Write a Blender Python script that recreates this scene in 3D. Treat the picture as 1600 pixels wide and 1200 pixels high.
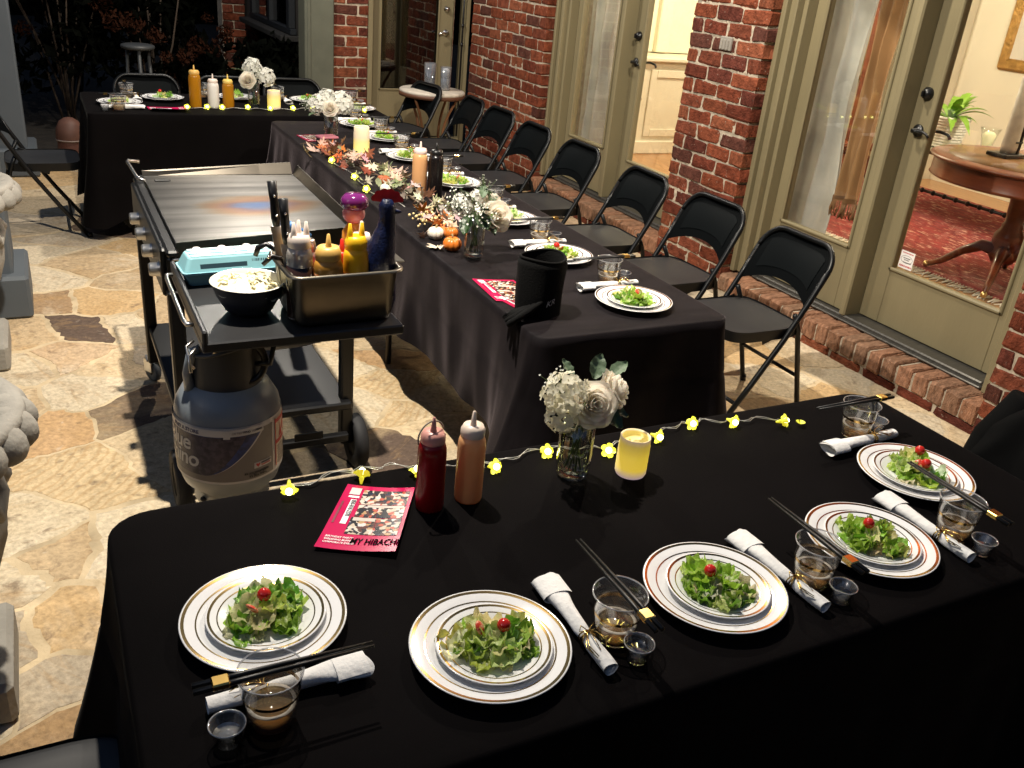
import bpy, bmesh, math, random
from mathutils import Vector, Matrix, noise
PI = math.pi
random.seed(7)
sc = bpy.context.scene
COL = sc.collection
for o in list(bpy.data.objects):
    bpy.data.objects.remove(o)

# ---------------------------------------------------------------- camera, world, lights, exposure
def cam_basis(pitch, roll, yaw):
    F = Vector((math.sin(yaw)*math.cos(pitch), math.cos(yaw)*math.cos(pitch), -math.sin(pitch)))
    R = Vector((math.cos(yaw), -math.sin(yaw), 0))
    U = R.cross(F)
    return R*math.cos(roll)+U*math.sin(roll), -R*math.sin(roll)+U*math.cos(roll), F
R_, U_, F_ = cam_basis(math.radians(25.219), math.radians(5.614), math.radians(28.701))
cd = bpy.data.cameras.new('camera'); cam = bpy.data.objects.new('camera', cd); COL.objects.link(cam)
cam.matrix_world = Matrix(((R_.x, U_.x, -F_.x, 0), (R_.y, U_.y, -F_.y, 0), (R_.z, U_.z, -F_.z, 1.75), (0, 0, 0, 1)))
cd.sensor_width = 36; cd.lens = 36*1400.34/1600
cd.clip_start = .05; cd.clip_end = 300
sc.camera = cam

w = bpy.data.worlds.new('World'); sc.world = w; w.use_nodes = True
nt = w.node_tree
sky = nt.nodes.new('ShaderNodeTexSky'); sky.sky_type = 'NISHITA'; sky.sun_disc = False
sky.sun_elevation = math.radians(26); sky.sun_rotation = math.radians(-100)
sky.ozone_density = 4
bg = nt.nodes['Background']; nt.links.new(sky.outputs[0], bg.inputs[0]); bg.inputs[1].default_value = .06

def lamp(name, kind, loc, power, col=(1, .9, .74), target=None, **k):
    l = bpy.data.lights.new(name, kind); l.energy = power; l.color = col
    for a, b in k.items(): setattr(l, a, b)
    o = bpy.data.objects.new(name, l); COL.objects.link(o); o.location = loc
    if target: o.rotation_euler = (Vector(target)-Vector(loc)).to_track_quat('-Z', 'Y').to_euler()
    return o
# one weak sun (added as faint fill), the two patio floodlights, and the lamps of the lit room
lamp('sun', 'SUN', (-3, 2, 6), .12, (1, .93, .85), target=(-3+math.cos(math.radians(26)), 2.2, 6-math.sin(math.radians(26))), angle=math.radians(.5))
lamp('patio_floodlight', 'SPOT', (.52, 2.5, 3.3), 740, (1, .91, .77), target=(1.5, 3.7, 0), spot_size=math.radians(150), spot_blend=1, shadow_soft_size=.03)
lamp('porch_light', 'POINT', (2.8, 3.7, 3.15), 230, (1, .9, .74), shadow_soft_size=.04)
lamp('eaves_floodlight', 'POINT', (1.35, 6.75, 3.25), 280, (1, .92, .8), shadow_soft_size=.04)
lamp('room_ceiling_light', 'POINT', (5.9, 3.3, 2.45), 170, (1, .86, .66), shadow_soft_size=.1)
lamp('alcove_light', 'POINT', (5.3, 6.2, 2.4), 150, (1, .87, .64), shadow_soft_size=.1)

sc.view_settings.view_transform = 'Standard'; sc.view_settings.look = 'None'
sc.view_settings.exposure = 0; sc.view_settings.gamma = 1; sc.view_settings.use_curve_mapping = False
sc.render.engine = 'CYCLES'
sc.cycles.use_denoising = True
sc.cycles.max_bounces = 8; sc.cycles.transparent_max_bounces = 16
sc.cycles.caustics_reflective = False; sc.cycles.caustics_refractive = False
sc.cycles.sample_clamp_indirect = 4

# ---------------------------------------------------------------- materials
MATS = {}
def mat(name, col=(.5, .5, .5), rough=.5, metal=0., var=.15, vs=6, bump=0., bs=60, spec=.5, em=None, ems=0, objcol=False, coat=0., sheen=0., trans=0., ior=1.45, alpha=1., stretch=None, shtint=(1, 1, 1), col2=None, c2lo=.45, c2hi=.6, sss=0.):
    if name in MATS: return MATS[name]
    m = bpy.data.materials.new(name); m.use_nodes = True; MATS[name] = m
    t = m.node_tree; N = t.nodes; L = t.links
    b = N['Principled BSDF']
    b.inputs['Roughness'].default_value = rough; b.inputs['Metallic'].default_value = metal
    b.inputs['Specular IOR Level'].default_value = spec
    b.inputs['Coat Weight'].default_value = coat
    b.inputs['Sheen Weight'].default_value = sheen
    b.inputs['Sheen Tint'].default_value = (*shtint, 1); b.inputs['Sheen Roughness'].default_value = .3
    b.inputs['Transmission Weight'].default_value = trans; b.inputs['IOR'].default_value = ior
    b.inputs['Alpha'].default_value = alpha
    if sss:
        b.inputs['Subsurface Weight'].default_value = sss; b.inputs['Subsurface Scale'].default_value = .01
    tc = N.new('ShaderNodeTexCoord'); oi = N.new('ShaderNodeObjectInfo')
    add = N.new('ShaderNodeVectorMath'); add.operation = 'ADD'
    sclr = N.new('ShaderNodeMath'); sclr.operation = 'MULTIPLY'; sclr.inputs[1].default_value = 37.
    L.new(oi.outputs['Random'], sclr.inputs[0])
    L.new(tc.outputs['Object'], add.inputs[0]); L.new(sclr.outputs[0], add.inputs[1])
    vec = add.outputs[0]
    if stretch:
        mp = N.new('ShaderNodeMapping'); mp.inputs['Scale'].default_value = stretch
        L.new(vec, mp.inputs[0]); vec = mp.outputs[0]
    nz = N.new('ShaderNodeTexNoise'); nz.inputs['Scale'].default_value = vs; nz.inputs['Detail'].default_value = 6
    L.new(vec, nz.inputs['Vector'])
    mr = N.new('ShaderNodeMapRange'); mr.inputs[1].default_value = .25; mr.inputs[2].default_value = .75
    mr.inputs[3].default_value = 1-var; mr.inputs[4].default_value = 1+var
    L.new(nz.outputs[0], mr.inputs[0])
    mx = N.new('ShaderNodeMix'); mx.data_type = 'RGBA'; mx.blend_type = 'MULTIPLY'; mx.inputs[0].default_value = 1
    if objcol: L.new(oi.outputs['Color'], mx.inputs[6])
    else: mx.inputs[6].default_value = (*col, 1)
    L.new(mr.outputs[0], mx.inputs[7])
    out = mx.outputs[2]
    if col2:
        n2 = N.new('ShaderNodeTexNoise'); n2.inputs['Scale'].default_value = vs*1.7; n2.inputs['Detail'].default_value = 8
        L.new(vec, n2.inputs['Vector'])
        r2 = N.new('ShaderNodeMapRange'); r2.inputs[1].default_value = c2lo; r2.inputs[2].default_value = c2hi
        L.new(n2.outputs[0], r2.inputs[0])
        m2 = N.new('ShaderNodeMix'); m2.data_type = 'RGBA'
        L.new(r2.outputs[0], m2.inputs[0]); L.new(out, m2.inputs[6]); m2.inputs[7].default_value = (*col2, 1)
        out = m2.outputs[2]
    L.new(out, b.inputs['Base Color'])
    if bump:
        n3 = N.new('ShaderNodeTexNoise'); n3.inputs['Scale'].default_value = bs; n3.inputs['Detail'].default_value = 5
        L.new(vec, n3.inputs['Vector'])
        bp = N.new('ShaderNodeBump'); bp.inputs['Strength'].default_value = bump; bp.inputs['Distance'].default_value = .01
        L.new(n3.outputs[0], bp.inputs['Height']); L.new(bp.outputs[0], b.inputs['Normal'])
    if em:
        b.inputs['Emission Color'].default_value = (*em, 1); b.inputs['Emission Strength'].default_value = ems
    return m
def glassy(name, tint=(1, 1, 1), rough=.02, ior=1.45, gain=1.0, base=0.0, haze=0.0, hazecol=(.8, .8, .8)):
    """thin clear plastic or glass: straight-through light plus a Fresnel mirror"""
    if name in MATS: return MATS[name]
    m = bpy.data.materials.new(name); m.use_nodes = True; MATS[name] = m
    t = m.node_tree; N = t.nodes; L = t.links; N.remove(N['Principled BSDF'])
    tr = N.new('ShaderNodeBsdfTransparent'); tr.inputs[0].default_value = (*tint, 1)
    gl = N.new('ShaderNodeBsdfGlossy'); gl.inputs['Roughness'].default_value = rough
    lw = N.new('ShaderNodeLayerWeight'); lw.inputs['Blend'].default_value = .5
    fr = N.new('ShaderNodeMath'); fr.operation = 'POWER'; fr.inputs[1].default_value = 4.
    L.new(lw.outputs['Facing'], fr.inputs[0])
    f0 = ((ior-1)/(ior+1))**2
    ma = N.new('ShaderNodeMath'); ma.operation = 'MULTIPLY_ADD'; ma.inputs[1].default_value = gain*.8; ma.inputs[2].default_value = base+f0*gain; ma.use_clamp = True
    L.new(fr.outputs[0], ma.inputs[0])
    mx = N.new('ShaderNodeMixShader'); L.new(ma.outputs[0], mx.inputs[0])
    src = tr.outputs[0]
    if haze:
        df = N.new('ShaderNodeBsdfDiffuse'); df.inputs[0].default_value = (*hazecol, 1)
        m0 = N.new('ShaderNodeMixShader'); m0.inputs[0].default_value = haze
        L.new(tr.outputs[0], m0.inputs[1]); L.new(df.outputs[0], m0.inputs[2]); src = m0.outputs[0]
    L.new(src, mx.inputs[1]); L.new(gl.outputs[0], mx.inputs[2])
    L.new(mx.outputs[0], N['Material Output'].inputs[0])
    return m

# ---------------------------------------------------------------- mesh helpers
class MB:
    def __init__(s): s.v = []; s.f = []; s.sm = []
    def add(s, verts, faces, smooth=True, M=None):
        n = len(s.v)
        s.v += [tuple((M @ Vector(p)) if M else p) for p in verts]
        s.f += [tuple(i+n for i in f) for f in faces]
        s.sm += [smooth]*len(faces); return s
    def box(s, c, d, bev=0.004, M=None, rot=None):
        hx, hy, hz = d[0]/2, d[1]/2, d[2]/2; b = min(bev, hx*.9, hy*.9, hz*.9)
        T = Matrix.Translation(c)
        if rot: T = T @ rot
        if M: T = M @ T
        if b <= 0:
            vs = [(x, y, z) for x in (-hx, hx) for y in (-hy, hy) for z in (-hz, hz)]
            return s.add(vs, [(0, 1, 3, 2), (4, 6, 7, 5), (0, 4, 5, 1), (2, 3, 7, 6), (0, 2, 6, 4), (1, 5, 7, 3)], False, T)
        vs = []; ids = {}
        for sx in (-1, 1):
            for sy in (-1, 1):
                for sz in (-1, 1):
                    for k in range(3):
                        p = [sx*hx, sy*hy, sz*hz]
                        for a in range(3):
                            if a != k: p[a] -= (sx, sy, sz)[a]*b
                        ids[(sx, sy, sz, k)] = len(vs); vs.append(tuple(p))
        fs = []
        for k in range(3):
            a, c2 = [i for i in range(3) if i != k]
            for sg in (-1, 1):
                q = []
                for (u, v) in ((-1, -1), (1, -1), (1, 1), (-1, 1)):
                    t = [0, 0, 0]; t[k] = sg; t[a] = u; t[c2] = v; q.append(ids[(*t, k)])
                fs.append(tuple(q if (sg > 0) == (k != 1) else q[::-1]))
        for k in range(3):
            a, c2 = [i for i in range(3) if i != k]
            for u in (-1, 1):
                for v in (-1, 1):
                    t0 = [0, 0, 0]; t1 = [0, 0, 0]; t0[k] = -1; t1[k] = 1
                    t0[a] = t1[a] = u; t0[c2] = t1[c2] = v
                    q = [ids[(*t0, a)], ids[(*t1, a)], ids[(*t1, c2)], ids[(*t0, c2)]]
                    n = (Vector(vs[q[1]])-Vector(vs[q[0]])).cross(Vector(vs[q[2]])-Vector(vs[q[0]]))
                    if n[a]*u+n[c2]*v < 0: q.reverse()
                    fs.append(tuple(q))
        for sx in (-1, 1):
            for sy in (-1, 1):
                for sz in (-1, 1):
                    q = [ids[(sx, sy, sz, k)] for k in range(3)]
                    if sx*sy*sz < 0: q.reverse()
                    fs.append(tuple(q))
        return s.add(vs, fs, False, T)
    def lathe(s, prof, seg=32, M=None, mod=None, smooth=True, a0=0, a1=2*PI):
        full = abs(a1-a0-2*PI) < 1e-6; n = seg if full else seg+1
        vs = []; fs = []
        for i in range(n):
            a = a0+(a1-a0)*i/seg
            for j, (r, z) in enumerate(prof):
                rr = r*(mod(a, j, z) if mod else 1)
                vs.append((rr*math.cos(a), rr*math.sin(a), z))
        k = len(prof)
        for i in range(seg):
            i2 = (i+1) % n
            for j in range(k-1):
                if prof[j][0] < 1e-6 and prof[j+1][0] < 1e-6: continue
                if prof[j][0] < 1e-6: fs.append((i*k+j, i2*k+j+1, i*k+j+1))
                elif prof[j+1][0] < 1e-6: fs.append((i*k+j, i2*k+j, i*k+j+1))
                else: fs.append((i*k+j, i2*k+j, i2*k+j+1, i*k+j+1))
        return s.add(vs, fs, smooth, M)
    def tube(s, pts, r, seg=8, closed=False, cap=True, M=None, up=None):
        P = [Vector(p) for p in pts]; n = len(P); vs = []; fs = []
        prev = None
        for i in range(n):
            if closed: t = P[(i+1) % n]-P[i-1]
            else: t = P[min(i+1, n-1)]-P[max(i-1, 0)]
            t.normalize()
            if prev is None:
                a = Vector(up) if up else (Vector((0, 0, 1)) if abs(t.z) < .9 else Vector((1, 0, 0)))
                nx = a.cross(t).normalized()
            else:
                nx = (prev-t*prev.dot(t)).normalized()
            prev = nx; ny = t.cross(nx)
            rr = r[i] if isinstance(r, (list, tuple)) else r
            for k in range(seg):
                a = 2*PI*k/seg
                vs.append(tuple(P[i]+nx*rr*math.cos(a)+ny*rr*math.sin(a)))
        for i in range(n if closed else n-1):
            i2 = (i+1) % n
            for k in range(seg):
                k2 = (k+1) % seg
                fs.append((i*seg+k, i*seg+k2, i2*seg+k2, i2*seg+k))
        if cap and not closed:
            fs.append(tuple(range(seg))[::-1]); fs.append(tuple((n-1)*seg+k for k in range(seg)))
        return s.add(vs, fs, True, M)
    def grid(s, f, nu, nv, M=None, smooth=True, closeu=False):
        vs = [f(i/nu, j/nv) for i in range(nu+1) for j in range(nv+1)]
        fs = [(i*(nv+1)+j, (i+1)*(nv+1)+j, (i+1)*(nv+1)+j+1, i*(nv+1)+j+1) for i in range(nu) for j in range(nv)]
        return s.add(vs, fs, smooth, M)
    def ball(s, c, r, seg=12, rings=8, M=None, sq=(1, 1, 1)):
        prof = [(r*math.sin(PI*j/rings), -r*math.cos(PI*j/rings)) for j in range(rings+1)]
        prof[0] = (0, -r); prof[-1] = (0, r)
        T = Matrix.Translation(c) @ Matrix.Diagonal((*sq, 1))
        return s.lathe(prof, seg, (M @ T) if M else T)
    def mesh(s, name):
        me = bpy.data.meshes.new(name); me.from_pydata(s.v, [], s.f)
        me.polygons.foreach_set('use_smooth', s.sm); me.update()
        return me
def rnd(a, b): return random.uniform(a, b)
def RZ(a): return Matrix.Rotation(a, 4, 'Z')
def RX(a): return Matrix.Rotation(a, 4, 'X')
def RY(a): return Matrix.Rotation(a, 4, 'Y')
def TR(*p): return Matrix.Translation(p)
def obj(name, mesh, m, parent=None, loc=(0, 0, 0), rot=(0, 0, 0), scale=None, color=None, kind=None, label=None):
    if isinstance(mesh, MB): mesh = mesh.mesh(name)
    o = bpy.data.objects.new(name, mesh); COL.objects.link(o)
    if m and not mesh.materials: mesh.materials.append(m)
    o.location = loc; o.rotation_euler = rot
    if scale: o.scale = scale
    if parent: o.parent = parent
    if color: o.color = (*color, 1)
    if kind: o['kind'] = kind
    if label: o['label'] = label
    return o
def tag(o, label, cat, group=None):
    o['label'] = label; o['category'] = cat
    if group: o['group'] = group
    return o
def thing(name, label, cat, loc=(0, 0, 0), rz=0, group=None):
    o = bpy.data.objects.new(name, None); COL.objects.link(o)
    o.empty_display_size = .05
    o.location = loc; o.rotation_euler = (0, 0, rz)
    return tag(o, label, cat, group)
def copy_tree(o, loc=None, rz=None, label=None, parent=None):
    c = o.copy(); COL.objects.link(c)
    if parent: c.parent = parent
    if loc is not None: c.location = loc
    if rz is not None: c.rotation_euler = (0, 0, rz)
    if label: c['label'] = label
    for ch in list(o.children): copy_tree(ch, parent=c)
    return c
def text_mesh(s, size, extrude=.0004, align='LEFT', bold=False, shear=0, space=1.0):
    cu = bpy.data.curves.new('lettering', 'FONT'); cu.body = s; cu.size = size; cu.extrude = extrude
    cu.align_x = align; cu.shear = shear; cu.space_character = space; cu.resolution_u = 3
    if bold: cu.offset = size*.018
    t = bpy.data.objects.new('lettering_source', cu); COL.objects.link(t)
    bpy.context.view_layer.update()
    me = bpy.data.meshes.new_from_object(t.evaluated_get(bpy.context.evaluated_depsgraph_get()))
    bpy.data.objects.remove(t); me.materials.clear()
    return me
def arc(n, a0, a1): return [a0+(a1-a0)*i/n for i in range(n+1)]
def sstep(a, b, x):
    t = max(0, min(1, (x-a)/(b-a))); return t*t*(3-2*t)

def translucent(m, k):
    N = m.node_tree.nodes; L = m.node_tree.links; b = N['Principled BSDF']
    tl = N.new('ShaderNodeBsdfTranslucent'); L.new(b.inputs['Base Color'].links[0].from_socket, tl.inputs[0])
    mx = N.new('ShaderNodeMixShader'); mx.inputs[0].default_value = k
    L.new(b.outputs[0], mx.inputs[1]); L.new(tl.outputs[0], mx.inputs[2]); L.new(mx.outputs[0], N['Material Output'].inputs[0])

# ---- shared materials
M_BRICK = mat('brick', objcol=True, rough=.95, var=.5, vs=2.6, bump=1., bs=8, col2=(.46, .39, .31), c2lo=.66, c2hi=.82, spec=.1, stretch=(1.9, 2.0, .75))
M_MORTAR = mat('mortar', (.43, .365, .28), .95, var=.3, vs=20, bump=.8, bs=40, spec=.1)
M_TRIM = mat('painted_trim', (.205, .172, .098), .45, var=.14, vs=3.5, spec=.4, bump=.12, bs=70, stretch=(1, 1, .35))
M_GRAYTRIM = mat('painted_column', (.085, .10, .115), .6, var=.12, vs=2.5, bump=.05, bs=20)
M_BLACKMETAL = mat('black_metal', (.006, .006, .0065), .34, metal=0, var=.2, vs=9, spec=.5)
M_CHAIR = mat('chair_enamel', (.004, .0045, .005), .36, var=.15, vs=5, spec=.35)
M_STEEL = mat('steel', (.55, .53, .5), .28, metal=1, var=.12, vs=5, stretch=(1, 8, 1))
M_CHROME = mat('bright_metal', (.75, .74, .72), .15, metal=1, var=.03)
M_GOLD = mat('gold_foil', (.80, .52, .16), .18, metal=1, var=.12, vs=40)
M_GOLDRING = mat('gold_rim', (.62, .40, .14), .16, metal=1, var=.03)
M_WHITE = mat('white_plastic', (.8, .8, .8), .16, var=.03, vs=4, spec=.5)
M_GLASS = glassy('clear_glass', (.97, .98, .97), .01, 1.5, 1.0, .02)
M_CUP = glassy('clear_plastic', (.97, .97, .97), .06, 1.45, 1.8, .03, .05, (.8, .8, .8))
M_RIM_GLINT = glassy('cup_rim_glint', (.9, .9, .9), .05, 1.45, 2.5, .1, .35, (.85, .85, .85))  # whitish haze paints the bright highlight on the cup rims
M_NAP = mat('napkin_paper', (.78, .77, .75), .85, var=.06, vs=12, bump=.25, bs=90)
M_DARKWOOD = mat('mahogany', (.135, .032, .012), .32, var=.4, vs=4, stretch=(1, 1, 6), coat=.25, spec=.35)
M_GROUND = mat('mulch', (.02, .016, .012), .95, var=.5, vs=9, bump=1, bs=25)
M_STONE_CAST = mat('cast_stone', (.27, .255, .225), .85, var=.2, vs=7, bump=.35, bs=60)
# ================================================================ SETTING
# ---- ground and flagstone patio
g = obj('ground', MB().box((2, 20, -.3), (70, 90, .5), 0), M_GROUND); g['kind'] = 'structure'
patio = obj('patio', MB().box((1.3, 3.6, -.0231), (5.2, 9.4, .045), 0), mat('patio_joint', (.55, .44, .285), .95, var=.3, vs=6, bump=.9, bs=38, spec=.1, col2=(.36, .27, .16), c2lo=.58, c2hi=.72))
patio['kind'] = 'structure'
SC = dict(c=(.58, .455, .29), o=(.53, .35, .165), g=(.40, .345, .27), t=(.47, .345, .205), w=(.61, .53, .39), b=(.23, .13, .062), d=(.085, .055, .046), p=(.47, .335, .215), r=(.46, .27, .125), y=(.58, .44, .255))
SEEDS = [(0.04, 6.97, 'c'), (-0.07, 7.26, 'o'), (0.11, 6.6, 'c'), (-0.09, 6.15, 'g'), (0.07, 5.85, 'g'), (0.27, 6.09, 'd'), (0.62, 6.15, 't'), (-0.09, 5.58, 'w'), (0.17, 5.36, 't'), (0.42, 5.55, 'o'), (-0.11, 5.08, 'w'), (-0.05, 4.77, 'b'), (0.19, 4.75, 'o'), (0.4, 5.05, 't'), (0.05, 4.38, 'd'), (-0.19, 4.33, 't'), (0.25, 4.38, 'w'), (-0.03, 4.02, 'p'), (0.16, 3.9, 'c'), (-0.25, 3.96, 'w'), (0.04, 3.67, 'w'), (-0.09, 3.42, 'r'), (-0.27, 3.58, 'c'), (0.19, 3.44, 'd'), (-0.01, 3.0, 'y'), (0.3, 3.12, 'c'), (-0.24, 2.7, 'w'), (-0.12, 2.52, 't'), (0.05, 2.5, 'w'), (-0.07, 2.2, 'o'), (-0.2, 2.16, 'g'), (-0.27, 2.42, 'w'), (0.14, 2.3, 't'), (-0.14, 1.98, 'g'), (-0.27, 1.98, 'w'), (-0.13, 1.8, 'b'), (0.05, 1.8, 'o'), (-0.28, 1.72, 'd'), (0.36, 3.95, 'g'), (0.45, 4.45, 't'), (1.34, 3.95, 'c'), (1.29, 3.69, 'r'), (1.1, 3.6, 'w'), (1.25, 3.44, 'y'), (1.4, 3.25, 'w'), (1.02, 3.22, 'w'), (1.23, 3.12, 'y'), (1.05, 2.88, 'd'), (0.82, 3.42, 't'), (0.7, 3.15, 'w'), (0.72, 2.82, 'g'), (1.25, 2.95, 'c'), (1.38, 2.8, 'w'), (3.23, 3.2, 'o'), (3.1, 2.94, 'w'), (2.8, 2.95, 'c'), (3.5, 3.2, 'c'), (3.5, 2.85, 'w'), (3.2, 2.68, 'o'), (3.6, 2.55, 'c'), (3.33, 2.35, 'w'), (3.55, 2.15, 'c'), (3.25, 1.9, 't'), (2.75, 2.7, 't')]
rs = random.Random(11)
yy = -.9
while yy < 8.2:
    xx = -1.2
    while xx < 3.8:
        px, py = xx+rs.uniform(-.17, .17), yy+rs.uniform(-.17, .17)
        if all((px-a)**2+(py-b)**2 > .17 for a, b, c in SEEDS): SEEDS.append((px, py, rs.choice('ccctwwogypo')))
        xx += .5
    yy += .47
BND = [(-1.25, -1.05), (3.85, -1.05), (3.85, 8.25), (-1.25, 8.25)]
def clip(poly, mx, my, nx, ny):
    out = []
    for i in range(len(poly)):
        a, b = poly[i], poly[(i+1) % len(poly)]
        da = (a[0]-mx)*nx+(a[1]-my)*ny; db = (b[0]-mx)*nx+(b[1]-my)*ny
        if da <= 0: out.append(a)
        if da*db < 0:
            t = da/(da-db); out.append((a[0]+(b[0]-a[0])*t, a[1]+(b[1]-a[1])*t))
    return out
def flag_mat(name, ochre, k, fine):
    m = bpy.data.materials.new(name); m.use_nodes = True; MATS[name] = m
    N = m.node_tree.nodes; L = m.node_tree.links; b = N['Principled BSDF']; b.inputs['Specular IOR Level'].default_value = .2
    tc = N.new('ShaderNodeTexCoord'); oi = N.new('ShaderNodeObjectInfo')
    rot = N.new('ShaderNodeVectorRotate'); rot.rotation_type = 'Z_AXIS'; sc1 = N.new('ShaderNodeMath'); sc1.operation = 'MULTIPLY'; sc1.inputs[1].default_value = 60
    L.new(oi.outputs['Random'], sc1.inputs[0]); L.new(sc1.outputs[0], rot.inputs['Angle'])
    ad = N.new('ShaderNodeVectorMath'); ad.operation = 'ADD'; L.new(tc.outputs['Object'], ad.inputs[0]); L.new(sc1.outputs[0], ad.inputs[1]); L.new(ad.outputs[0], rot.inputs['Vector'])
    def noise_(scale, detail, dist, st=(1, 1, 1)):
        mp = N.new('ShaderNodeMapping'); mp.inputs['Scale'].default_value = st; L.new(rot.outputs[0], mp.inputs[0])
        n = N.new('ShaderNodeTexNoise'); n.inputs['Scale'].default_value = scale; n.inputs['Detail'].default_value = detail; n.inputs['Distortion'].default_value = dist; n.inputs['Roughness'].default_value = .62
        L.new(mp.outputs[0], n.inputs['Vector']); return n.outputs[0]
    def rng(x, a, c, lo, hi):
        r = N.new('ShaderNodeMapRange'); r.inputs[1].default_value = a; r.inputs[2].default_value = c; r.inputs[3].default_value = lo; r.inputs[4].default_value = hi; L.new(x, r.inputs[0]); return r.outputs[0]
    def mix(f, a, c, mode='MIX'):
        x = N.new('ShaderNodeMix'); x.data_type = 'RGBA'; x.blend_type = mode
        if isinstance(f, float): x.inputs[0].default_value = f
        else: L.new(f, x.inputs[0])
        for i, q in ((6, a), (7, c)):
            if isinstance(q, tuple): x.inputs[i].default_value = (*q, 1)
            else: L.new(q, x.inputs[i])
        return x.outputs[2]
    blot = noise_(2.6, 8, .6); band = noise_(3.2, 6, 1.6, (1, 4.5, 1)); grain = noise_(55, 4, 0); pit = noise_(16, 7, .3)
    c = mix(rng(blot, .50, .72, 0, k), oi.outputs['Color'], ochre)
    big = noise_(1.3, 5, 1.2); c = mix(rng(big, .58, .70, 0, .55), c, (.30, .18, .08)); c = mix(rng(big, .3, .42, .55, 0), c, (.72, .62, .47))
    c = mix(rng(band, .54, .68, 0, .4), c, (.40, .25, .11))
    c = mix(rng(pit, .58, .70, 0, .7), c, (.20, .14, .09))
    c = mix(rng(pit, .22, .36, .5, 0), c, (.68, .62, .52))
    c = mix(1., c, rng(grain, .25, .75, .68, 1.28), 'MULTIPLY')
    L.new(c, b.inputs['Base Color']); b.inputs['Roughness'].default_value = .85
    hb = N.new('ShaderNodeMath'); hb.operation = 'ADD'; L.new(pit, hb.inputs[0]); g2 = N.new('ShaderNodeMath'); g2.operation = 'MULTIPLY'; g2.inputs[1].default_value = .35; L.new(grain, g2.inputs[0]); L.new(g2.outputs[0], hb.inputs[1])
    bp = N.new('ShaderNodeBump'); bp.inputs['Strength'].default_value = .8; bp.inputs['Distance'].default_value = .012; L.new(hb.outputs[0], bp.inputs['Height']); L.new(bp.outputs[0], b.inputs['Normal'])
    return m
M_FLAG = flag_mat('flagstone', (.42, .26, .11), .7, 1); M_FLAG2 = flag_mat('flagstone_pale', (.50, .38, .22), .6, 1)
def wavy(name):
    """sandstone with curved bedding bands"""
    m = flag_mat(name, (.50, .36, .20), .4, 1)
    N = m.node_tree.nodes; L = m.node_tree.links; b = N['Principled BSDF']
    old = b.inputs['Base Color'].links[0].from_socket
    tc = N.new('ShaderNodeTexCoord'); wv = N.new('ShaderNodeTexWave'); wv.wave_type = 'RINGS'; wv.rings_direction = 'Z'
    mp = N.new('ShaderNodeMapping'); mp.inputs['Location'].default_value = (.45, -.35, 0)
    wv.inputs['Scale'].default_value = 9; wv.inputs['Distortion'].default_value = 5.5; wv.inputs['Detail'].default_value = 4; wv.inputs['Detail Scale'].default_value = 1.2
    L.new(tc.outputs['Object'], mp.inputs[0]); L.new(mp.outputs[0], wv.inputs['Vector'])
    mr = N.new('ShaderNodeMapRange'); mr.inputs[1].default_value = .6; mr.inputs[2].default_value = 1; mr.inputs[4].default_value = .42
    L.new(wv.outputs[0], mr.inputs[0])
    mx = N.new('ShaderNodeMix'); mx.data_type = 'RGBA'; mx.inputs[7].default_value = (.38, .23, .1, 1)
    L.new(mr.outputs[0], mx.inputs[0]); L.new(old, mx.inputs[6]); L.new(mx.outputs[2], b.inputs['Base Color'])
    return m
M_FLAGW = wavy('flagstone_banded')
for i, (sx, sy, c) in enumerate(SEEDS):
    poly = BND
    for j, (tx, ty, _) in enumerate(SEEDS):
        if i != j and abs(tx-sx) < 1.6 and abs(ty-sy) < 1.6:
            poly = clip(poly, (sx+tx)/2, (sy+ty)/2, tx-sx, ty-sy)
            if not poly: break
    if not poly or len(poly) < 3: continue
    pts = []
    for k in range(len(poly)):
        a = Vector(poly[k]); b = Vector(poly[(k+1) % len(poly)]); L_ = (b-a).length
        n = max(1, int(L_/.026))
        for q in range(n):
            p = a+(b-a)*q/n
            d = .02 if q else .0
            nv = noise.noise_vector(Vector((p.x*7, p.y*7, 3)))
            n2 = noise.noise_vector(Vector((p.x*2.4, p.y*2.4, 8)))
            n3 = noise.noise_vector(Vector((p.x*31, p.y*31, 5)))
            pts.append(p+Vector((nv.x, nv.y))*.03+Vector((n2.x, n2.y))*.10+Vector((n3.x, n3.y))*.018)
    cx = sum(p.x for p in pts)/len(pts); cy = sum(p.y for p in pts)/len(pts); C = Vector((cx, cy))
    def ring(ins, z):
        r = []
        for p in pts:
            d = C-p; l = max(d.length, .01); r.append((p.x+d.x/l*min(ins, l*.6)-cx, p.y+d.y/l*min(ins, l*.6)-cy, z))
        return r
    zt = .0008+rs.uniform(0, .0022); n = len(pts)
    gp = rs.uniform(.004, .016)
    vs = ring(gp, -.006)+ring(gp+.002, zt-.0015)+ring(gp+.012, zt); fs = []
    for k in range(n):
        k2 = (k+1) % n
        fs += [(k, k2, n+k2, n+k), (n+k, n+k2, 2*n+k2, 2*n+k)]
    fs.append(tuple(2*n+k for k in range(n)))
    bl = .3 if c not in 'd' else .08; tn = rs.uniform(.9, 1.08)
    col = tuple((v*(1-bl)+q*bl)*tn for v, q in zip(SC[c], (.55, .43, .275)))
    m = M_FLAGW if c in 'y' else (M_FLAG if c in 'otrbp' else M_FLAG2)
    obj('flagstone', MB().add(vs, fs, False), m, patio, (cx, cy, 0), color=col)

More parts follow.
